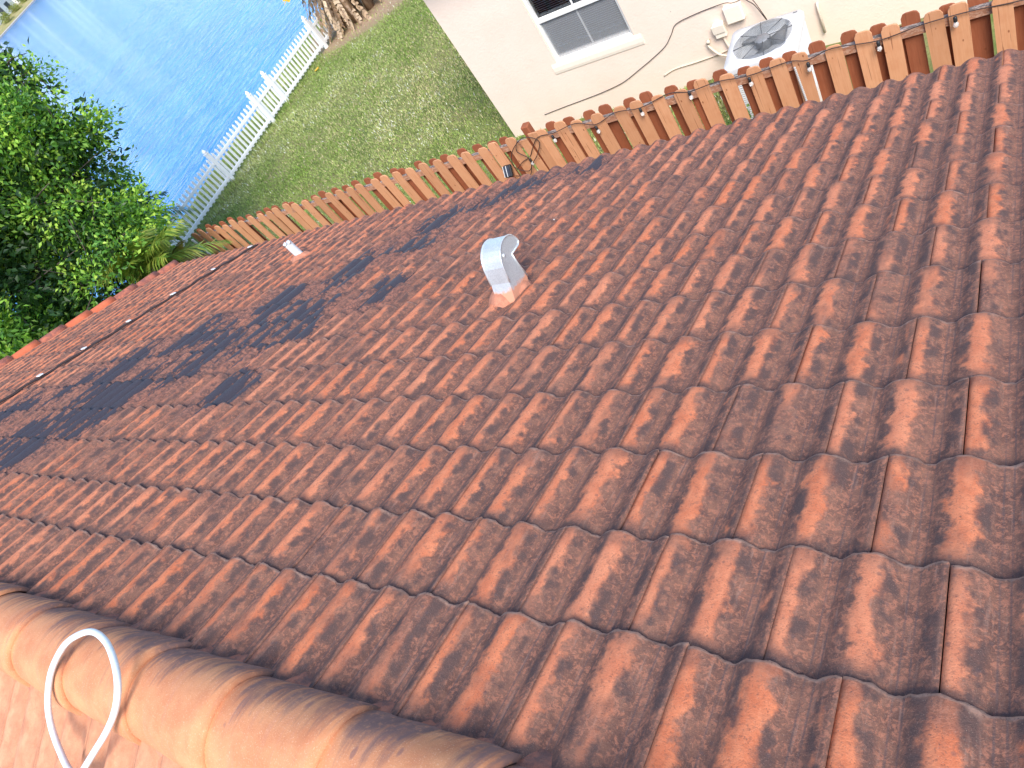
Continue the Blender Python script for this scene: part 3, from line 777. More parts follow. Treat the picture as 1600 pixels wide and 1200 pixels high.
M_loop = speckled('white_rubber_cable', (0.60, 0.65, 0.68), (0.70, 0.74, 0.76), 40, 0.5, 0.2, 0.001)
tag(b.build('cable_loop', M_loop), 'white cable loop resting over the orange ridge tiles at lower left', 'cable')

# ------------------------------------------------------------------ wooden shadow-box fences
FT = -2.6; FP = 0.241
def picket_mesh(front, wdt=0.14, th=0.018, top=FT, bot=G - 0.03):
    w = wdt / 2; c = 0.030
    poly = [(-w, bot), (w, bot), (w, top - c * 1.4), (w - c * 0.55, top - c * 0.3), (w - c * 1.3, top), (-w + c * 1.3, top), (-w + c * 0.55, top - c * 0.3), (-w, top - c * 1.4)]
    b = MB(); b.prism(poly, 'y', -th / 2, th / 2)
    return b
def wood_fence(label, x0, x1, y, part_of):
    f = thing('wooden_fence', label, 'fence', ((x0 + x1) / 2, y, G), 'reddish wooden fence sections')
    first = {}
    nfr = int((x1 - x0) / FP)
    for i in range(nfr + 1):
        for front in (True, False):
            px = x0 + (i + (0 if front else 0.5)) * FP
            if px > x1 + 0.01: continue
            mat = M_pick if front else M_back
            if front not in first:
                o = picket_mesh(front).build('picket', mat, f); o.matrix_parent_inverse = Matrix.Identity(4); first[front] = o
            else:
                o = first[front].copy(); C.objects.link(o); o.parent = f
            dz = random.gauss(0, 0.014)
            o.location = Vector((px + random.gauss(0, 0.003), y + (-0.040 if front else 0.036), dz)) - f.location
            o.rotation_euler = (random.gauss(0, 0.005), random.gauss(0, 0.009), random.gauss(0, 0.015)); o.scale = (random.uniform(0.98, 1.04), 1, 1)
    for z in (FT - 0.135, G + 0.95, G + 0.3):
        xx = x0 - 0.06
        while xx < x1:
            L = min(2.44, x1 + 0.08 - xx); b = MB(); b.box((xx + L / 2, y - 0.001, z), (L - 0.004, 0.050, 0.085), None, 0.004); b.build('rail', M_rail, f); xx += 2.44
    xx = x0 + 1.2
    while xx < x1:
        b = MB(); b.box((xx, y + 0.095, (G + FT) / 2 - 0.1), (0.09, 0.09, FT - G - 0.1), None, 0.004); b.build('post', M_back, f); xx += 2.44
    return f
wood_fence('long wooden fence section left of the black solar lamp, grass showing between pickets', -11.72, -4.66, 6.0, 0)
wf = wood_fence('wooden fence section with hanging bulbs before the cream house', -4.30, 2.7, 6.0, 0)
# corner cluster of boards where the two sections meet
cj = thing('fence_post', 'boxed wooden post with crossed boards where the fence sections meet', 'post', (-4.47, 5.98, G))
b = MB(); b.box((-4.50, 6.03, (G + FT) / 2 + 0.03), (0.10, 0.10, FT - G + 0.09), None, 0.012); b.build('post', M_back, cj)
b = MB(); b.box((-4.42, 5.945, (G + FT) / 2), (0.13, 0.02, FT - G), Matrix.Rotation(0.012, 3, 'Y'), 0.004); b.build('board', M_pick, cj)
b = MB(); b.box((-4.55, 5.94, (G + FT) / 2 - 0.03), (0.11, 0.02, FT - G - 0.05), Matrix.Rotation(-0.02, 3, 'Y'), 0.004); b.build('board', M_pick, cj)
# a pale vinyl post at the far end of the fence
b = MB(); b.box((-11.86, 5.93, (G - 2.72) / 2), (0.035, 0.035, -2.72 - G), None, 0.004); b.lathe([(0.026, 0), (0.026, 0.01), (0.004, 0.03)], (-11.86, 5.93, -2.72), 8)
tag(b.build('stake', M_white), 'thin white stake at the far left end of the wooden fence', 'stake')

# string of bulbs
sl_ = thing('string_light', 'black cable of clear bulbs strung along the wooden fence top', 'string light', (-2, 5.9, -2.7))
cab = [(1.9, -2.70), (1.55, -2.66), (1.2, -2.70), (0.9, -2.65), (0.6, -2.68), (0.23, -2.69), (-0.07, -2.67), (-0.23, -2.655), (-0.47, -2.65), (-0.80, -2.69), (-1.16, -2.63), (-1.38, -2.67), (-1.55, -2.64), (-1.91, -2.66), (-2.21, -2.62), (-2.50, -2.65), (-2.71, -2.60), (-3.05, -2.66), (-3.34, -2.64), (-3.61, -2.71), (-3.82, -2.62), (-4.14, -2.67), (-4.35, -2.66), (-4.50, -2.78), (-4.61, -2.89), (-4.74, -2.93), (-4.84, -2.99), (-4.90, -3.03)]
b = MB(); b.tube(catmull([(x, 5.925 - 0.008 * ((i * 7) % 3), z) for i, (x, z) in enumerate(cab)], 5), 0.0045, 6); b.build('cable', M_cable, sl_)
for (x, z) in ((1.1, -2.72), (0.4, -2.71), (-0.23, -2.70), (-0.80, -2.72), (-1.38, -2.73), (-1.91, -2.71), (-2.50, -2.67), (-3.05, -2.70), (-3.61, -2.76), (-4.16, -2.72), (-4.61, -2.94)):
    bb = MB(); bb.lathe([(0.002, -0.058), (0.012, -0.052), (0.021, -0.036), (0.020, -0.020), (0.012, -0.004), (0.010, 0.0)], (x, 5.895, z), 12); o = bb.build('bulb', M_bulb, sl_)
    s_ = MB(); s_.lathe([(0.014, 0.0), (0.016, 0.008), (0.015, 0.040), (0.006, 0.048)], (x, 5.895, z), 10); s_.build('socket', M_black, o)
# loose cable loops at the junction
b = MB()
b.tube(catmull([(-4.62, 5.90, -2.62), (-4.70, 5.89, -2.75), (-4.60, 5.885, -2.90), (-4.70, 5.88, -3.05), (-4.86, 5.885, -2.95), (-4.80, 5.89, -2.78), (-4.66, 5.895, -2.66), (-4.50, 5.9, -2.60), (-4.36, 5.9, -2.70), (-4.47, 5.89, -2.86), (-4.62, 5.885, -2.98), (-4.74, 5.885, -3.12), (-4.93, 5.89, -3.08)], 6), 0.005, 6)
tag(b.build('loose_cable', M_cable), 'tangle of dark cable hanging at the fence post', 'cable')
# black solar lamp
lamp = thing('solar_lamp', 'small black solar lamp fixed to the wooden fence by the roof edge', 'lamp', (-4.95, 5.86, -3.0))
R1 = Matrix.Rotation(math.radians(-35), 3, 'X')
b = MB(); b.box((-4.96, 5.865, -2.965), (0.105, 0.05, 0.15), R1, 0.012); b.build('housing', M_black, lamp)
b = MB()
for dx in (-0.022, 0.022): b.box((-4.96 + dx, 5.838, -2.948), (0.038, 0.006, 0.12), R1)
b.build('panel', speckled('solar_panel_glass', (0.03, 0.035, 0.05), (0.05, 0.055, 0.075), 20, 0.12), lamp)
b = MB(); b.box((-4.96, 5.835, -2.945), (0.006, 0.012, 0.13), R1); b.box((-5.005, 5.835, -2.945), (0.005, 0.01, 0.13), R1); b.build('trim', M_lead, lamp)
b = MB(); b.tube([(-4.96, 5.90, -3.02), (-4.96, 5.86, -3.10), (-4.93, 5.85, -3.16)], 0.022, 8); b.build('bracket', M_back, lamp)

# ------------------------------------------------------------------ white vinyl picket fence by the lake
wfz = thing('white_picket_fence', 'white vinyl picket fence along the lake shore', 'fence', (-17.0, 12, G))
def fx(y): return -17.20 + (y - 10.85) * (0.30 / 5.5)
posts = [8.33, 10.846, 13.104, 13.938, 16.364, 18.8, 21.2]
for y in posts:
    x = fx(y); b = MB(); b.box((x, y, G + 0.46), (0.105, 0.105, 0.98), None, 0.006); o = b.build('post', M_white, wfz)
    c_ = MB(); c_.box((x, y, G + 0.955), (0.125, 0.125, 0.022), None, 0.004); c_.lathe([(0.04, 0.966), (0.045, 0.975), (0.058, 1.0), (0.052, 1.025), (0.025, 1.06), (0.004, 1.085)], (x, y, G), 12); c_.build('post_cap', M_white, o)
pk = None
for i in range(len(posts) - 1):
    a, c_ = posts[i] + 0.055, posts[i + 1] - 0.055
    for z in (G + 0.16, G + 0.66):
        b = MB(); xm = (fx(a) + fx(c_)) / 2; ang = math.atan2(fx(c_) - fx(a), c_ - a)
        b.box((xm, (a + c_) / 2, z), (0.045, (c_ - a) - 0.004, 0.075), Matrix.Rotation(-ang, 3, 'Z'), 0.003); b.build('rail', M_white, wfz)
    npk = round((c_ - a) / 0.152)
    for k in range(npk):
        y = a + (k + 0.5) * (c_ - a) / npk
        if pk is None:
            b = MB(); w = 0.031; z0 = -0.84
            b.prism([(-w, 0.09), (w, 0.09), (w, 0.82), (0, 0.86), (-w, 0.82)], 'x', -0.015, 0.015)
            pk = b.build('picket', M_white, wfz); pk.matrix_parent_inverse = Matrix.Identity(4); o = pk
        else:
            o = pk.copy(); C.objects.link(o); o.parent = wfz
        o.location = Vector((fx(y) + 0.0, y, G)) - wfz.location

# ------------------------------------------------------------------ neighbour's house
nh = thing('stucco_house', 'cream stucco house behind the wooden fence', 'house', (0, 14, G))
WX0, WX1, WY = -7.06, 6.5, 9.0; WTOP = -1.38
wx0, wx1, wz0, wz1 = -5.62, -4.31, -3.56, -2.20
b = MB()
def quadbox(x0, x1, z0, z1): b.box(((x0 + x1) / 2, WY + 0.1, (z0 + z1) / 2), (x1 - x0, 0.2, z1 - z0))
quadbox(WX0, wx0, G - 0.3, WTOP); quadbox(wx1, WX1, G - 0.3, WTOP); quadbox(wx0, wx1, G - 0.3, wz0); quadbox(wx0, wx1, wz1, WTOP)
b.box((WX0 + 0.1, 13.6, (G - 0.3 + WTOP) / 2), (0.2, 8.8, WTOP - G + 0.3)); b.box((WX1 - 0.1, 13.6, (G - 0.3 + WTOP) / 2), (0.2, 8.8, WTOP - G + 0.3)); b.box((0, 18.1, (G - 0.3 + WTOP) / 2), (WX1 - WX0 - 0.4, 0.2, WTOP - G + 0.3))
b.build('wall', M_stucco, nh)
b = MB(); ov = 0.42
b.box(((WX0 + WX1) / 2, 13.6, WTOP + 0.06), (WX1 - WX0 + 2 * ov, 9.2 + 2 * ov, 0.12)); b.build('soffit', M_soffit, nh)
b = MB(); b.add([(WX0 - ov, WY - ov, WTOP + 0.12), (WX1 + ov, WY - ov, WTOP + 0.12), (WX1 + ov, 18.2 + ov, WTOP + 0.12), (WX0 - ov, 18.2 + ov, WTOP + 0.12), (WX0 + 4, 13.6, 0.55), (WX1 - 4, 13.6, 0.55)], [(0, 1, 5, 4), (1, 2, 5), (2, 3, 4, 5), (3, 0, 4)])
b.build('roof', speckled('neighbour_roof', (0.42, 0.24, 0.18), (0.34, 0.19, 0.15), 8, 0.9, 0.6, 0.02), nh)
# window
win = MB(); fw = 0.048
for (x0, x1, z0, z1) in ((wx0, wx0 + fw, wz0, wz1), (wx1 - fw, wx1, wz0, wz1), (wx0 + fw, wx1 - fw, wz1 - fw, wz1), (wx0 + fw, wx1 - fw, wz0, wz0 + 0.03)):
    win.box(((x0 + x1) / 2, WY + 0.075, (z0 + z1) / 2), (x1 - x0 - 0.002, 0.07, z1 - z0 - 0.002), None, 0.003)
wo = win.build('window', M_frame, nh)
midz = -2.885; mx = (wx0 + wx1) / 2
b = MB(); b.box((mx, WY + 0.062, midz), (wx1 - wx0 - 2 * fw, 0.06, 0.065), None, 0.003); b.build('meeting_rail', M_frame, wo)
for (z0, z1, yy) in ((wz0 + 0.075, midz - 0.033, 0.085), (midz + 0.033, wz1 - fw, 0.07)):
    b = MB(); b.box((mx, WY + yy, (z0 + z1) / 2), (0.022, 0.014, z1 - z0)); b.build('glazing_bar', M_frame, wo)
b = MB(); b.box((mx, WY + 0.088, wz0 + 0.052), (wx1 - wx0 - 2 * fw, 0.03, 0.044), None, 0.003); b.build('bottom_rail', M_flex, wo)
for (z0, z1) in ((wz0 + 0.07, midz), (midz, wz1 - fw)):
    b = MB(); b.box((mx, WY + 0.105, (z0 + z1) / 2), (wx1 - wx0 - 2 * fw, 0.005, z1 - z0 - 0.002)); b.build('pane', M_pane, wo)
b = MB(); b.box((mx, WY + 0.068, (wz0 + 0.05 + midz) / 2), (wx1 - wx0 - 2 * fw - 0.01, 0.002, midz - wz0 - 0.10)); b.build('screen', M_screen, wo)
b = MB(); z = wz0 + 0.20
while z < wz1 - 0.03:
    b.box((mx, WY + 0.145, z), (wx1 - wx0 - 2 * fw - 0.05, 0.026, 0.003), Matrix.Rotation(math.radians(-35), 3, 'X')); z += 0.031
b.box((mx, WY + 0.145, wz0 + 0.175), (wx1 - wx0 - 2 * fw - 0.05, 0.03, 0.022))
b.build('blind', M_blind, wo)
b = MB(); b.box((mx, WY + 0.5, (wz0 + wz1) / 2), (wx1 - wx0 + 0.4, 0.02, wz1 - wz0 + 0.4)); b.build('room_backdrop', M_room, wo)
b = MB()
b.prism([(WY - 0.002, wz0 - 0.17), (WY - 0.012, wz0 - 0.165), (WY - 0.018, wz0 - 0.12), (WY - 0.016, wz0 - 0.055), (WY - 0.002, wz0 + 0.0), (WY + 0.05, wz0 + 0.004), (WY + 0.05, wz0 - 0.17)], 'x', wx0 - 0.10, wx1 + 0.10)
b.build('window_sill', M_sill, wo)

# wall services
bx = thing('junction_box', 'larger square cream electric box on the stucco wall', 'electric box', (-2.93, 8.97, -3.68))
b = MB(); b.box((-2.90, 8.955, -3.70), (0.24, 0.085, 0.24), None, 0.012); b.build('cabinet', M_sill, bx)
b = MB(); b.box((-2.90, 8.905, -3.70), (0.225, 0.012, 0.225), None, 0.006); b.build('door', M_sill, bx)
bx2 = thing('disconnect_box', 'smaller cream electric box with hinged lid beside the air conditioner', 'electric box', (-3.17, 8.97, -3.8))
b = MB(); b.box((-3.15, 8.955, -3.87), (0.15, 0.085, 0.20), None, 0.008); b.build('cabinet', M_sill, bx2)
b = MB(); b.box((-3.15, 8.90, -3.83), (0.17, 0.02, 0.13), Matrix.Rotation(0.12, 3, 'X'), 0.006); b.build('lid', M_sill, bx2)
b = MB(); b.tube(catmull([(-3.14, 8.96, -3.97), (-3.13, 8.955, -4.08), (-3.08, 8.93, -4.25), (-3.02, 8.9, -4.36)]), 0.018, 10)
tag(b.build('conduit', M_conduit), 'cream conduit dropping from the smaller electric box', 'conduit')
b = MB(); b.tube(catmull([(-3.36, 8.98, -3.99), (-3.37, 8.95, -4.04), (-3.33, 8.94, -4.12), (-3.26, 8.92, -4.20), (-3.15, 8.91, -4.26), (-3.02, 8.88, -4.31), (-2.9, 8.8, -4.37)]), 0.016, 10); b.tube([(-3.36, 8.99, -3.985), (-3.355, 8.93, -3.99)], 0.026, 10)
tag(b.build('hose', M_conduit), 'curved cream hose on the wall left of the air conditioner', 'hose')
b = MB(); b.tube([(-1.93, 8.985, -3.95), (-1.93, 8.965, -4.02), (-1.92, 8.955, -4.38)], 0.016, 8)
tag(b.build('conduit', M_conduit), 'short cream pipe on the wall right of the air conditioner', 'conduit')
b = MB(); b.tube(catmull([(-2.86, 8.99, -3.2), (-2.83, 8.985, -3.42), (-2.76, 8.98, -3.56), (-2.86, 8.90, -3.54), (-2.96, 8.94, -3.53), (-3.15, 8.985, -3.55), (-3.40, 8.985, -3.56), (-3.68, 8.985, -3.60), (-3.80, 8.985, -3.72), (-3.95, 8.985, -3.86), (-4.2, 8.985, -3.98), (-4.45, 8.985, -4.08), (-4.78, 8.985, -4.20), (-5.15, 8.985, -4.255), (-5.55, 8.99, -4.285), (-5.85, 8.99, -4.30), (-6.3, 8.99, -4.33)], 6), 0.0052, 6)
tag(b.build('wall_cable', M_cable), 'thin dark cable drooping along the cream wall under the window', 'cable')
b = MB(); b.tube(catmull([(-2.80, 8.985, -3.45), (-2.70, 8.95, -3.60), (-2.62, 8.92, -3.68), (-2.55, 8.9, -3.86), (-2.5, 8.88, -3.98)], 6), 0.006, 6); b.tube(catmull([(-2.73, 8.97, -3.52), (-2.63, 8.93, -3.60), (-2.56, 8.9, -3.78), (-2.5, 8.88, -3.99)], 6), 0.005, 6)
tag(b.build('whip_cable', M_cable), 'pair of dark cables dropping behind the air conditioner', 'cable')
b = MB(); b.tube(catmull([(-2.86, 8.99, -4.14), (-3.2, 8.985, -4.22), (-3.6, 8.985, -4.245), (-3.95, 8.99, -4.25), (-4.15, 8.985, -4.30)], 5), 0.010, 6)
tag(b.build('wall_crack_filler', M_conduit), 'thin raised cream line low on the stucco wall', 'pipe')

# air conditioner
ac = thing('air_conditioner', 'round-grille white air conditioner unit by the stucco wall', 'air conditioner', (-2.36, 7.98, G))
AX, AY, AT = -2.36, 7.985, -3.60; hw, hd = 0.435, 0.40
def rrect(w, d, r, n=5):
    out = []
    for (sx, sy, a0) in ((1, 1, 0), (-1, 1, 90), (-1, -1, 180), (1, -1, 270)):
        for k in range(n + 1):
            a = math.radians(a0 + 90 * k / n); out.append((sx * (w - r) + r * math.cos(a), sy * (d - r) + r * math.sin(a)))
    return out
b = MB(); b.prism([(AX + x, AY + y) for x, y in rrect(hw - 0.02, hd - 0.02, 0.07)], 'z', G + 0.08, AT - 0.10); cabn = b.build('cabinet', M_acwhite, ac)
lv = MB()
z = G + 0.14
while z < AT - 0.14:
    lv.prism([(AX + x, AY + y) for x, y in rrect(hw - 0.012, hd - 0.012, 0.07)], 'z', z, z + 0.012); z += 0.030
lv.build('louvre', M_acwhite, cabn)
# top pan: ring of quads from rounded square to the round opening, slightly domed
b = MB(); K = 48; ro = 0.345
outer = rrect(hw, hd, 0.09, 11); K = len(outer)
def ang(p): return math.atan2(p[1], p[0])
vs = [(AX + x, AY + y, AT - 0.10) for x, y in outer] + [(AX + x, AY + y, AT - 0.035) for x, y in outer] + [(AX + x * 0.975, AY + y * 0.975, AT - 0.012) for x, y in outer]
vs += [(AX + (ro + 0.03) * math.cos(ang(p)), AY + (ro + 0.03) * math.sin(ang(p)), AT) for p in outer] + [(AX + ro * math.cos(ang(p)), AY + ro * math.sin(ang(p)), AT - 0.006) for p in outer] + [(AX + ro * math.cos(ang(p)), AY + ro * math.sin(ang(p)), AT - 0.16) for p in outer]
fs = [(r * K + k, r * K + (k + 1) % K, (r + 1) * K + (k + 1) % K, (r + 1) * K + k) for r in range(5) for k in range(K)]
b.add(vs, fs, True); b.build('top_pan', M_acwhite, ac)
b = MB(); b.lathe([(ro - 0.002, -0.2), (ro - 0.002, -0.19)], (AX, AY, AT), 32); b.build('fan_well', M_acdark, ac)
g = MB()
for r in np.arange(0.10, 0.345, 0.0135):
    g.tube([(AX + r * math.cos(t), AY + r * math.sin(t), AT + 0.006 + 0.012 * (1 - r / 0.345)) for t in np.linspace(0, 2 * math.pi, 49)], 0.0021, 5, cap=False)
for k in range(8):
    t = k * math.pi / 4 + 0.2; g.tube([(AX + r * math.cos(t), AY + r * math.sin(t), AT + 0.012 * (1 - r / 0.345) + 0.008) for r in (0.08, 0.2, 0.35)], 0.004, 5)
g.build('fan_grille', M_acdark, ac)
g = MB(); g.lathe([(0.095, -0.10), (0.095, 0.0), (0.085, 0.018), (0.01, 0.020)], (AX, AY, AT), 24); hub = g.build('fan_hub', M_acgrey, ac)
for k in range(3):
    t0 = k * 2 * math.pi / 3 - 0.6; vs = []
    for i in range(6):
        t = t0 + 1.05 * i / 5
        for r in (0.09, 0.21, 0.32): vs.append((AX + r * math.cos(t + r), AY + r * math.sin(t + r), AT - 0.075 + 0.07 * (i / 5 - 0.5)))
    g = MB(); g.add(vs, [(i * 3 + j, i * 3 + j + 1, i * 3 + 4 + j, i * 3 + 3 + j) for i in range(5) for j in range(2)], True)
    o = g.build('fan_blade', M_acblade, ac); sol = o.modifiers.new('thick', 'SOLIDIFY'); sol.thickness = 0.003
b = MB(); b.box((AX + 0.0, AY, G + 0.03), (0.98, 0.92, 0.10), None, 0.01); b.build('pad', M_sand, ac)
b = MB(); b.box((AX + 0.34, AY + 0.335, AT + 0.001), (0.05, 0.016, 0.003)); b.build('badge', M_acgrey, ac)
# ribbed flexible conduit
b = MB(); pts = []; rs = []
for i in range(70):
    z = -2.70 - i * 0.010; pts.append((-1.50 + 0.0002 * i, 5.905 + 0.0003 * i + 0.0, z)); rs.append(0.011 if i % 2 else 0.007)
b.tube(pts, rs, 8, smooth=False); tag(b.build('flexible_conduit', M_flex), 'ribbed grey flexible conduit hanging on the wooden fence', 'conduit')
for px_, lab in ((-5.02, None), (-8.0, None)): pass

# ------------------------------------------------------------------ vegetation
def leaf_cloud(name, centers, radii, n, size, cols, parent, mat, flat=0.5, shell=0.55, droop=0.3, seed=1, density=None):
    g = np.random.default_rng(seed); centers = np.array(centers); radii = np.array(radii)
    w = radii ** 2 if density is None else np.array(density) * radii ** 2
    idx = g.choice(len(centers), n, p=w / w.sum())
    d = g.normal(size=(n, 3)); d /= np.linalg.norm(d, axis=1)[:, None]
    rad = shell + (1 - shell) * g.random(n) ** 0.6 + g.normal(0, 0.06, n)
    # sprigs: cluster leaves round random twig tips
    ntw = max(8, n // 14); tw = g.choice(len(centers), ntw, p=w / w.sum()); td = g.normal(size=(ntw, 3)); td /= np.linalg.norm(td, axis=1)[:, None]
    tr = shell + (1 - shell) * g.random(ntw) ** 0.6 + g.normal(0, 0.09, ntw)
    tp = centers[tw] + td * (radii[tw] * tr)[:, None] * np.array([1, 1, 0.85])
    k = g.integers(0, ntw, n); P = tp[k] + g.normal(0, 1, (n, 3)) * size * 1.05 + td[k] * (g.random(n) * size * 2.0)[:, None]
    axis = td[k] * 0.9 + g.normal(0, 0.55, (n, 3)); axis[:, 2] -= droop; axis /= np.linalg.norm(axis, axis=1)[:, None]
    upv = g.normal(0, 0.45, (n, 3)) + np.array([0.1, -0.3, 1.0]); side = np.cross(axis, upv); side /= np.linalg.norm(side, axis=1)[:, None] + 1e-9
    nn = np.cross(side, axis)
    L = size * g.uniform(0.7, 1.3, n); Wd = L * flat * 0.5
    p0 = P; p1 = P + axis * (L * 0.5)[:, None] + side * Wd[:, None] + nn * (L * 0.10)[:, None]
    p2 = P + axis * L[:, None]; p3 = P + axis * (L * 0.5)[:, None] - side * Wd[:, None] + nn * (L * 0.10)[:, None]
    V = np.stack([p0, p1, p2, p3], 1).reshape(-1, 3); q = np.arange(n) * 4
    F = np.concatenate([np.stack([q, q + 1, q + 2], 1), np.stack([q, q + 2, q + 3], 1)])
    cols = np.array(cols); tt = g.random(ntw)[k] * 0.65 + 0.35 * g.random(n); ci = np.clip((tt * (len(cols) - 1)), 0, len(cols) - 1.001)
    a = ci.astype(int); f = (ci - a)[:, None]; col = cols[a] * (1 - f) + cols[a + 1] * f
    col = col * g.uniform(0.8, 1.2, (n, 1))
    o = npmesh(name, V, F, mat, parent, False, np.repeat(col, 4, 0)); return o, tp
# big broadleaf tree beyond the gable
tree = thing('broadleaf_tree', 'dense bright green leafy tree at the left beyond the roof gable', 'tree', (-13.6, 3.0, G))
lobes = [((-13.6, 3.2, -1.1), 2.2), ((-13.4, 5.2, -0.75), 1.55), ((-13.9, 6.2, 0.15), 1.15), ((-12.6, 4.6, -1.9), 1.35), ((-12.3, 3.0, -2.2), 1.5), ((-12.0, 1.4, -1.8), 1.5), ((-14.4, 5.0, 0.6), 1.35), ((-13.5, 6.35, -1.15), 0.85), ((-13.3, 5.9, -1.9), 0.8),
         ((-14.6, 3.0, 0.4), 1.7), ((-13.8, 0.6, -0.6), 1.9), ((-15.4, 5.2, -0.4), 1.4), ((-11.6, 0.0, -2.2), 1.4), ((-15.2, 1.0, 0.0), 1.8), ((-14.6, 6.9, 0.75), 0.5), ((-13.1, 2.2, -0.5), 1.3), ((-14.2, 6.3, 0.75), 0.9), ((-14.7, 7.5, 0.45), 0.65), ((-15.2, 7.2, 0.9), 0.8), ((-14.9, 4.2, 1.0), 1.1), ((-13.3, 6.6, -0.5), 0.7)]
sub = []
for (c_, r) in lobes:
    for q in range(13):
        d = Vector((random.gauss(0, 1), random.gauss(0, 1), random.gauss(0.15, 1))).normalized()
        sub.append((tuple(Vector(c_) + d * r * random.uniform(0.55, 0.98)), r * random.uniform(0.20, 0.42)))
cr, tips = leaf_cloud('crown', [l[0] for l in sub], [l[1] for l in sub], 165000, 0.088,
    [(0.03, 0.09, 0.018), (0.055, 0.16, 0.025), (0.10, 0.25, 0.03), (0.19, 0.37, 0.04), (0.33, 0.50, 0.065), (0.46, 0.58, 0.10)], tree, M_leaf, 0.55, 0.35, 0.15, 3)
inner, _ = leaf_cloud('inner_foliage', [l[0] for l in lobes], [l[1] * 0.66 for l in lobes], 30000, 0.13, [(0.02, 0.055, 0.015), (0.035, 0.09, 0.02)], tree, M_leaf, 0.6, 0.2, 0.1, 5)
b = MB()
base = Vector((-13.7, 3.2, G)); fork = Vector((-13.6, 3.1, G + 1.5))
b.tube(catmull([base, (-13.75, 3.15, G + 0.8), fork]), [0.24] * 3 + [0.2] * 6 + [0.17] * 4, 12)
for i, (c_, r) in enumerate(lobes):
    c_ = Vector(c_); mid = fork.lerp(c_, 0.5) + Vector((random.gauss(0, .15), random.gauss(0, .15), 0.15)); pts = catmull([fork, mid, c_], 5)
    b.tube(pts, [0.085 - 0.06 * k / (len(pts) - 1) for k in range(len(pts))], 7)
    for q in range(9):
        d = Vector((random.gauss(0, 1), random.gauss(0, 1), random.gauss(0.2, 0.8))).normalized(); e = c_ + d * r * 0.95; m_ = c_.lerp(e, 0.5) + Vector((random.gauss(0, .08), random.gauss(0, .08), random.gauss(0, .08)))
        pts = catmull([c_, m_, e], 4); b.tube(pts, [0.022 - 0.017 * k / (len(pts) - 1) for k in range(len(pts))], 5)
b.build('trunk', M_bark, tree)

def frond(b, base, dirv, L, width, cols, arch=0.5, nl=34, vs=None, fs=None, cs=None, pinn=0.05, twist=0.0):
    """a pinnate palm leaf: rachis plus narrow leaflets"""
    dirv = Vector(dirv).normalized(); side = dirv.cross(Vector((0, 0, 1)));
    side = side.normalized() if side.length > 1e-3 else Vector((1, 0, 0))
    def pt(t): return Vector(base) + dirv * L * t + Vector((0, 0, -1)) * arch * L * t * t
    for i in range(nl):
        t = 0.12 + 0.88 * i / (nl - 1); p = pt(t); tg = (pt(min(1, t + 0.02)) - pt(t - 0.02)).normalized()
        ll = width * math.sin(math.pi * (0.12 + 0.83 * t)) ** 0.7 * random.uniform(0.85, 1.1)
        for sg in (-1, 1):
            d = (side * sg + tg * 0.75 + Vector((random.gauss(0, .08), random.gauss(0, .08), random.uniform(-0.45, 0.15)))).normalized()
            e = p + d * ll + Vector((0, 0, -0.25 * ll)); m_ = p + d * ll * 0.5; wv = tg * pinn * 0.5
            o = len(vs); vs += [p - wv * 0.5, m_ - wv, e, m_ + wv, p + wv * 0.5]; fs += [(o, o + 1, o + 2, o + 3, o + 4)]
            c = cols[random.randrange(len(cols))]; k = random.uniform(0.75, 1.2); cs += [[x * k for x in c]] * 5
    return pt
def palm(name_label, center, trunk_h, nf, L, width, cols, seed, elev=(0.0, 1.2), dry=0, drycols=None):
    random.seed(seed); t = thing('palm', name_label, 'palm', (center[0], center[1], G), 'palms at the end of the roof')
    def crown(nm, n, ev, cl, Lk):
        vs, fs, cs = [], [], []; rb = MB()
        for i in range(n):
            az = 2 * math.pi * (i * 0.618 + random.random() * 0.1); el = random.uniform(*ev)
            d = (math.cos(az) * math.cos(el), math.sin(az) * math.cos(el), math.sin(el))
            pt = frond(None, center, d, L * Lk * random.uniform(0.8, 1.1), width, cl, 0.35 + 0.25 * random.random(), 40, vs, fs, cs, 0.026)
            o0 = len(rb.v); rb.tube([pt(q / 8) for q in range(9)], [0.011 * (1 - 0.8 * q / 8) for q in range(9)], 5)
        vv = [tuple(v) for v in vs] + rb.v; ff = fs + [tuple(i + len(vs) for i in f) for f in rb.f]
        me = bpy.data.meshes.new(nm); me.from_pydata(vv, [], ff); a = me.color_attributes.new('tint', 'FLOAT_COLOR', 'POINT')
        c4 = np.ones((len(vv), 4), np.float32); c4[:len(cs), :3] = np.array(cs); c4[len(cs):, :3] = np.array(cl[0]) * 1.2; a.data.foreach_set('color', c4.ravel())
        me.materials.append(M_frond); me.update(); return link(nm, me, t)
    crown('crown', nf, elev, cols, 1.0)
    if dry: o = crown('dry_fronds', dry, (-0.9, 0.1), drycols, 0.9); o['label'] = 'dry yellow brown fronds'
    b = MB(); c_ = Vector(center); b.tube([(c_.x + 0.05, c_.y, G), (c_.x + 0.03, c_.y, (G + c_.z) / 2), c_], [0.09, 0.07, 0.055], 10); b.build('trunk', M_bark, t)
    return t
gcol = [(0.16, 0.26, 0.035), (0.24, 0.32, 0.05), (0.10, 0.20, 0.03), (0.32, 0.34, 0.06)]
dcol = [(0.42, 0.28, 0.08), (0.36, 0.20, 0.09), (0.50, 0.36, 0.12), (0.30, 0.17, 0.09)]
palm('feathery yellow green palm with some dry fronds between tree and wooden fence', (-11.5, 4.85, -2.30), 1.8, 26, 1.15, 0.34, gcol, 5, (0.0, 1.25), 0, dcol)
palm('browning palm at the corner of the wooden fence', (-11.7, 5.25, -2.65), 1.5, 8, 0.72, 0.27, [(0.26, 0.26, 0.05), (0.36, 0.28, 0.07)], 8, (0.1, 1.1), 13, dcol)
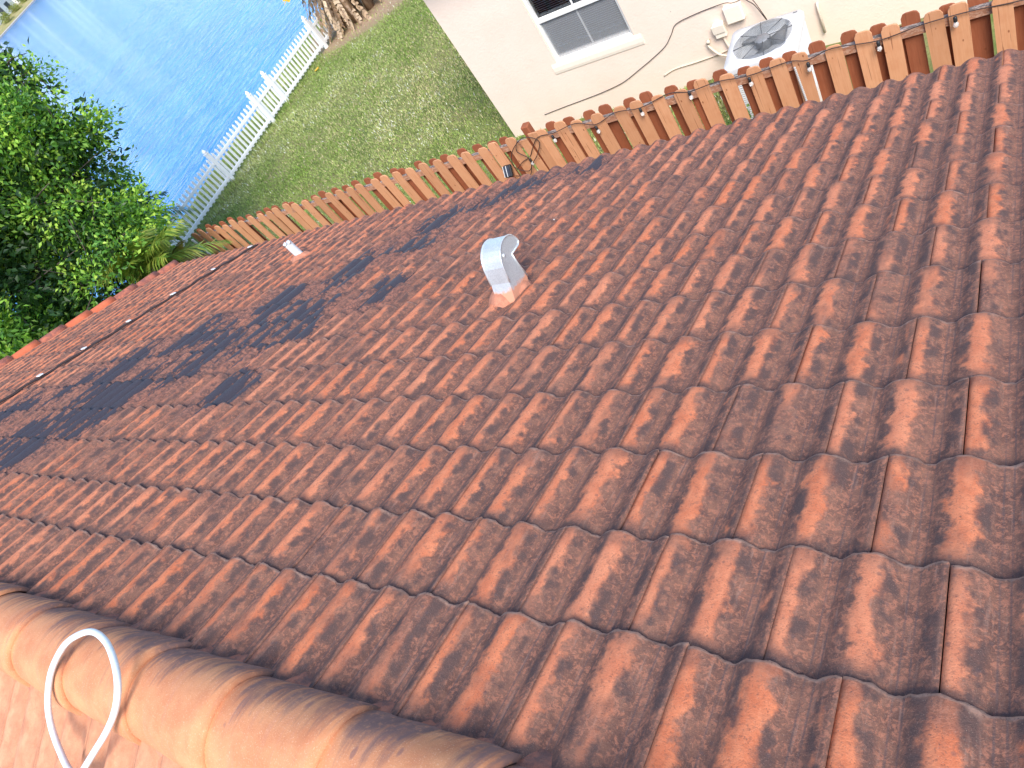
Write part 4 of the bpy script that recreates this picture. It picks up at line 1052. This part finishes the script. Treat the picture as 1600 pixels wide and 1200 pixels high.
palm('dark blue green palm behind the yellow green one, by the lake', (-14.3, 6.55, -2.35), 2.0, 20, 1.15, 0.36, [(0.03, 0.085, 0.04), (0.045, 0.12, 0.05), (0.06, 0.14, 0.06)], 11, (0.0, 1.2))
random.seed(21)
# banana clump by the white fence
ban = thing('banana_plant', 'banana plant with shaggy dry trunk and yellowing leaf behind the white fence', 'banana plant', (-16.2, 17.6, G))
b = MB()
for k in range(6):
    a = k * 1.05; p = Vector((-16.2 + 0.55 * math.cos(a), 17.6 + 0.55 * math.sin(a), G)); q = p + Vector((0.25 * math.cos(a), 0.2 * math.sin(a), 1.7 + 0.3 * random.random()))
    b.tube([p, p.lerp(q, 0.5), q], [0.15, 0.12, 0.09], 10)
b.build('trunk', M_drybark, ban)
def strip(vs, fs, cs, base, d0, L, w, arch, col, torn=True):
    d0 = Vector(d0).normalized(); side = d0.cross(Vector((0, 0, 1))).normalized(); n = 14
    for sg in (-1, 1):
        for i in range(n):
            t0 = i / n; t1 = (i + 1) / n - (0.012 if torn else 0)
            f = lambda t: Vector(base) + d0 * L * t + Vector((0, 0, -arch * L * t * t))
            wd = lambda t: w * math.sin(math.pi * (0.06 + 0.90 * t)) ** 0.6
            dz = Vector((0, 0, random.uniform(-0.10, 0.02) if torn else -0.03))
            o = len(vs); vs += [f(t0), f(t1), f(t1) + side * sg * wd(t1) + dz, f(t0) + side * sg * wd(t0) + dz]
            fs.append((o, o + 1, o + 2, o + 3)); k = random.uniform(0.8, 1.15); cs += [[x * k for x in col]] * 4
def leafmesh(nm, specs, parent):
    vs, fs, cs = [], [], []
    for sp in specs: strip(vs, fs, cs, *sp)
    V = np.array([tuple(v) for v in vs]); return npmesh(nm, V, np.array(fs), M_frond, parent, False, np.array(cs))
dry = []
for k in range(115):
    a = random.uniform(0, 2 * math.pi); r = random.uniform(0.35, 1.0); z = G + random.uniform(0.5, 1.75)
    dry.append(((-16.2 + r * 0.8 * math.cos(a), 17.6 + r * 0.8 * math.sin(a), z), (math.cos(a) * 0.7, math.sin(a) * 0.7, random.uniform(-1.4, -0.4)), random.uniform(0.6, 1.25), random.uniform(0.03, 0.09), 0.25, random.choice([(0.46, 0.32, 0.21), (0.58, 0.43, 0.30), (0.30, 0.19, 0.12), (0.38, 0.25, 0.15)])))
leafmesh('dry_leaves', dry, ban)
top = Vector((-16.2, 17.4, G + 1.85)); gs = []
for k in range(9):
    a = k * 0.7 + 0.3; gs.append((top, (math.cos(a), math.sin(a), 0.7), 1.7, 0.22, 0.55, random.choice([(0.10, 0.22, 0.035), (0.16, 0.29, 0.05), (0.07, 0.17, 0.03)])))
leafmesh('leaf', gs, ban)
o = leafmesh('leaf', [((-16.0, 16.9, -2.5), (0.05, -1.0, 0.08), 1.75, 0.17, 0.22, (0.75, 0.48, 0.03))], ban); o['label'] = 'yellow drooping leaf'
# weeds in the strip between fence and wall
wd = thing('weeds', 'green weeds growing between fence and cream wall', 'weeds', (-2.9, 7.4, G))
cl, _ = leaf_cloud('foliage', [(-2.75, 6.75, G + 0.25), (-3.0, 7.2, G + 0.2), (-2.6, 7.1, G + 0.35), (-3.5, 8.2, G + 0.1), (-2.85, 6.9, G + 0.6)], [0.28, 0.25, 0.3, 0.2, 0.16], 2600, 0.05, [(0.06, 0.14, 0.03), (0.14, 0.24, 0.06), (0.28, 0.36, 0.12)], wd, M_leaf, 0.45, 0.2, 0, 9)
# fallen yellow leaf on the lawn
b = MB(); b.add([(-16.57, 15.05, G + 0.03), (-16.48, 15.00, G + 0.05), (-16.41, 15.10, G + 0.04), (-16.47, 15.20, G + 0.05), (-16.55, 15.16, G + 0.035)], [(0, 1, 2, 3, 4)])
o = b.build('fallen_leaf', speckled('yellow_leaf', (0.75, 0.45, 0.03), (0.65, 0.36, 0.03), 30)); sm = o.modifiers.new('t', 'SOLIDIFY'); sm.thickness = 0.01
tag(o, 'small bright yellow fallen leaf on the lawn by the white fence', 'leaf')
# far tree
ft = thing('shoreline_tree', 'round dark green tree between the white houses across the lake', 'tree', tuple(P0 + D0 * 33 + N0 * 6.5))
c_ = P0 + D0 * 33 + N0 * 6.5
leaf_cloud('crown', [(c_.x, c_.y, WATER + 3.6), (c_.x + .6, c_.y, WATER + 2.9)], [1.5, 1.3], 5000, 0.45, [(0.03, 0.09, 0.03), (0.08, 0.18, 0.04)], ft, M_leaf, 0.6, 0.3, 0, 4)
b = MB(); b.tube([(c_.x, c_.y, WATER + 1.5), (c_.x, c_.y, WATER + 5)], [0.25, 0.15], 8); b.build('trunk', M_bark, ft)
for k, (t, d, r) in enumerate(((27, 4, 0.9), (20, 3.5, 0.8), (12, 2.5, 1.0))):
    c_ = P0 + D0 * t + N0 * d
    s_ = thing('shoreline_shrub', ('olive shrub on the far bank by the water', 'small yellow shrub high on the far bank', 'low green shrub on the far bank nearest the tree crown')[k], 'shrub', (c_.x, c_.y, WATER + 1.5), 'shrubs on the far bank')
    leaf_cloud('foliage', [(c_.x, c_.y, WATER + 1.5)], [r], 900, 0.28, [(0.16, 0.22, 0.05), (0.35, 0.34, 0.08)], s_, M_leaf, 0.6, 0.3, 0, 14 + k)

S.render.engine = 'CYCLES'
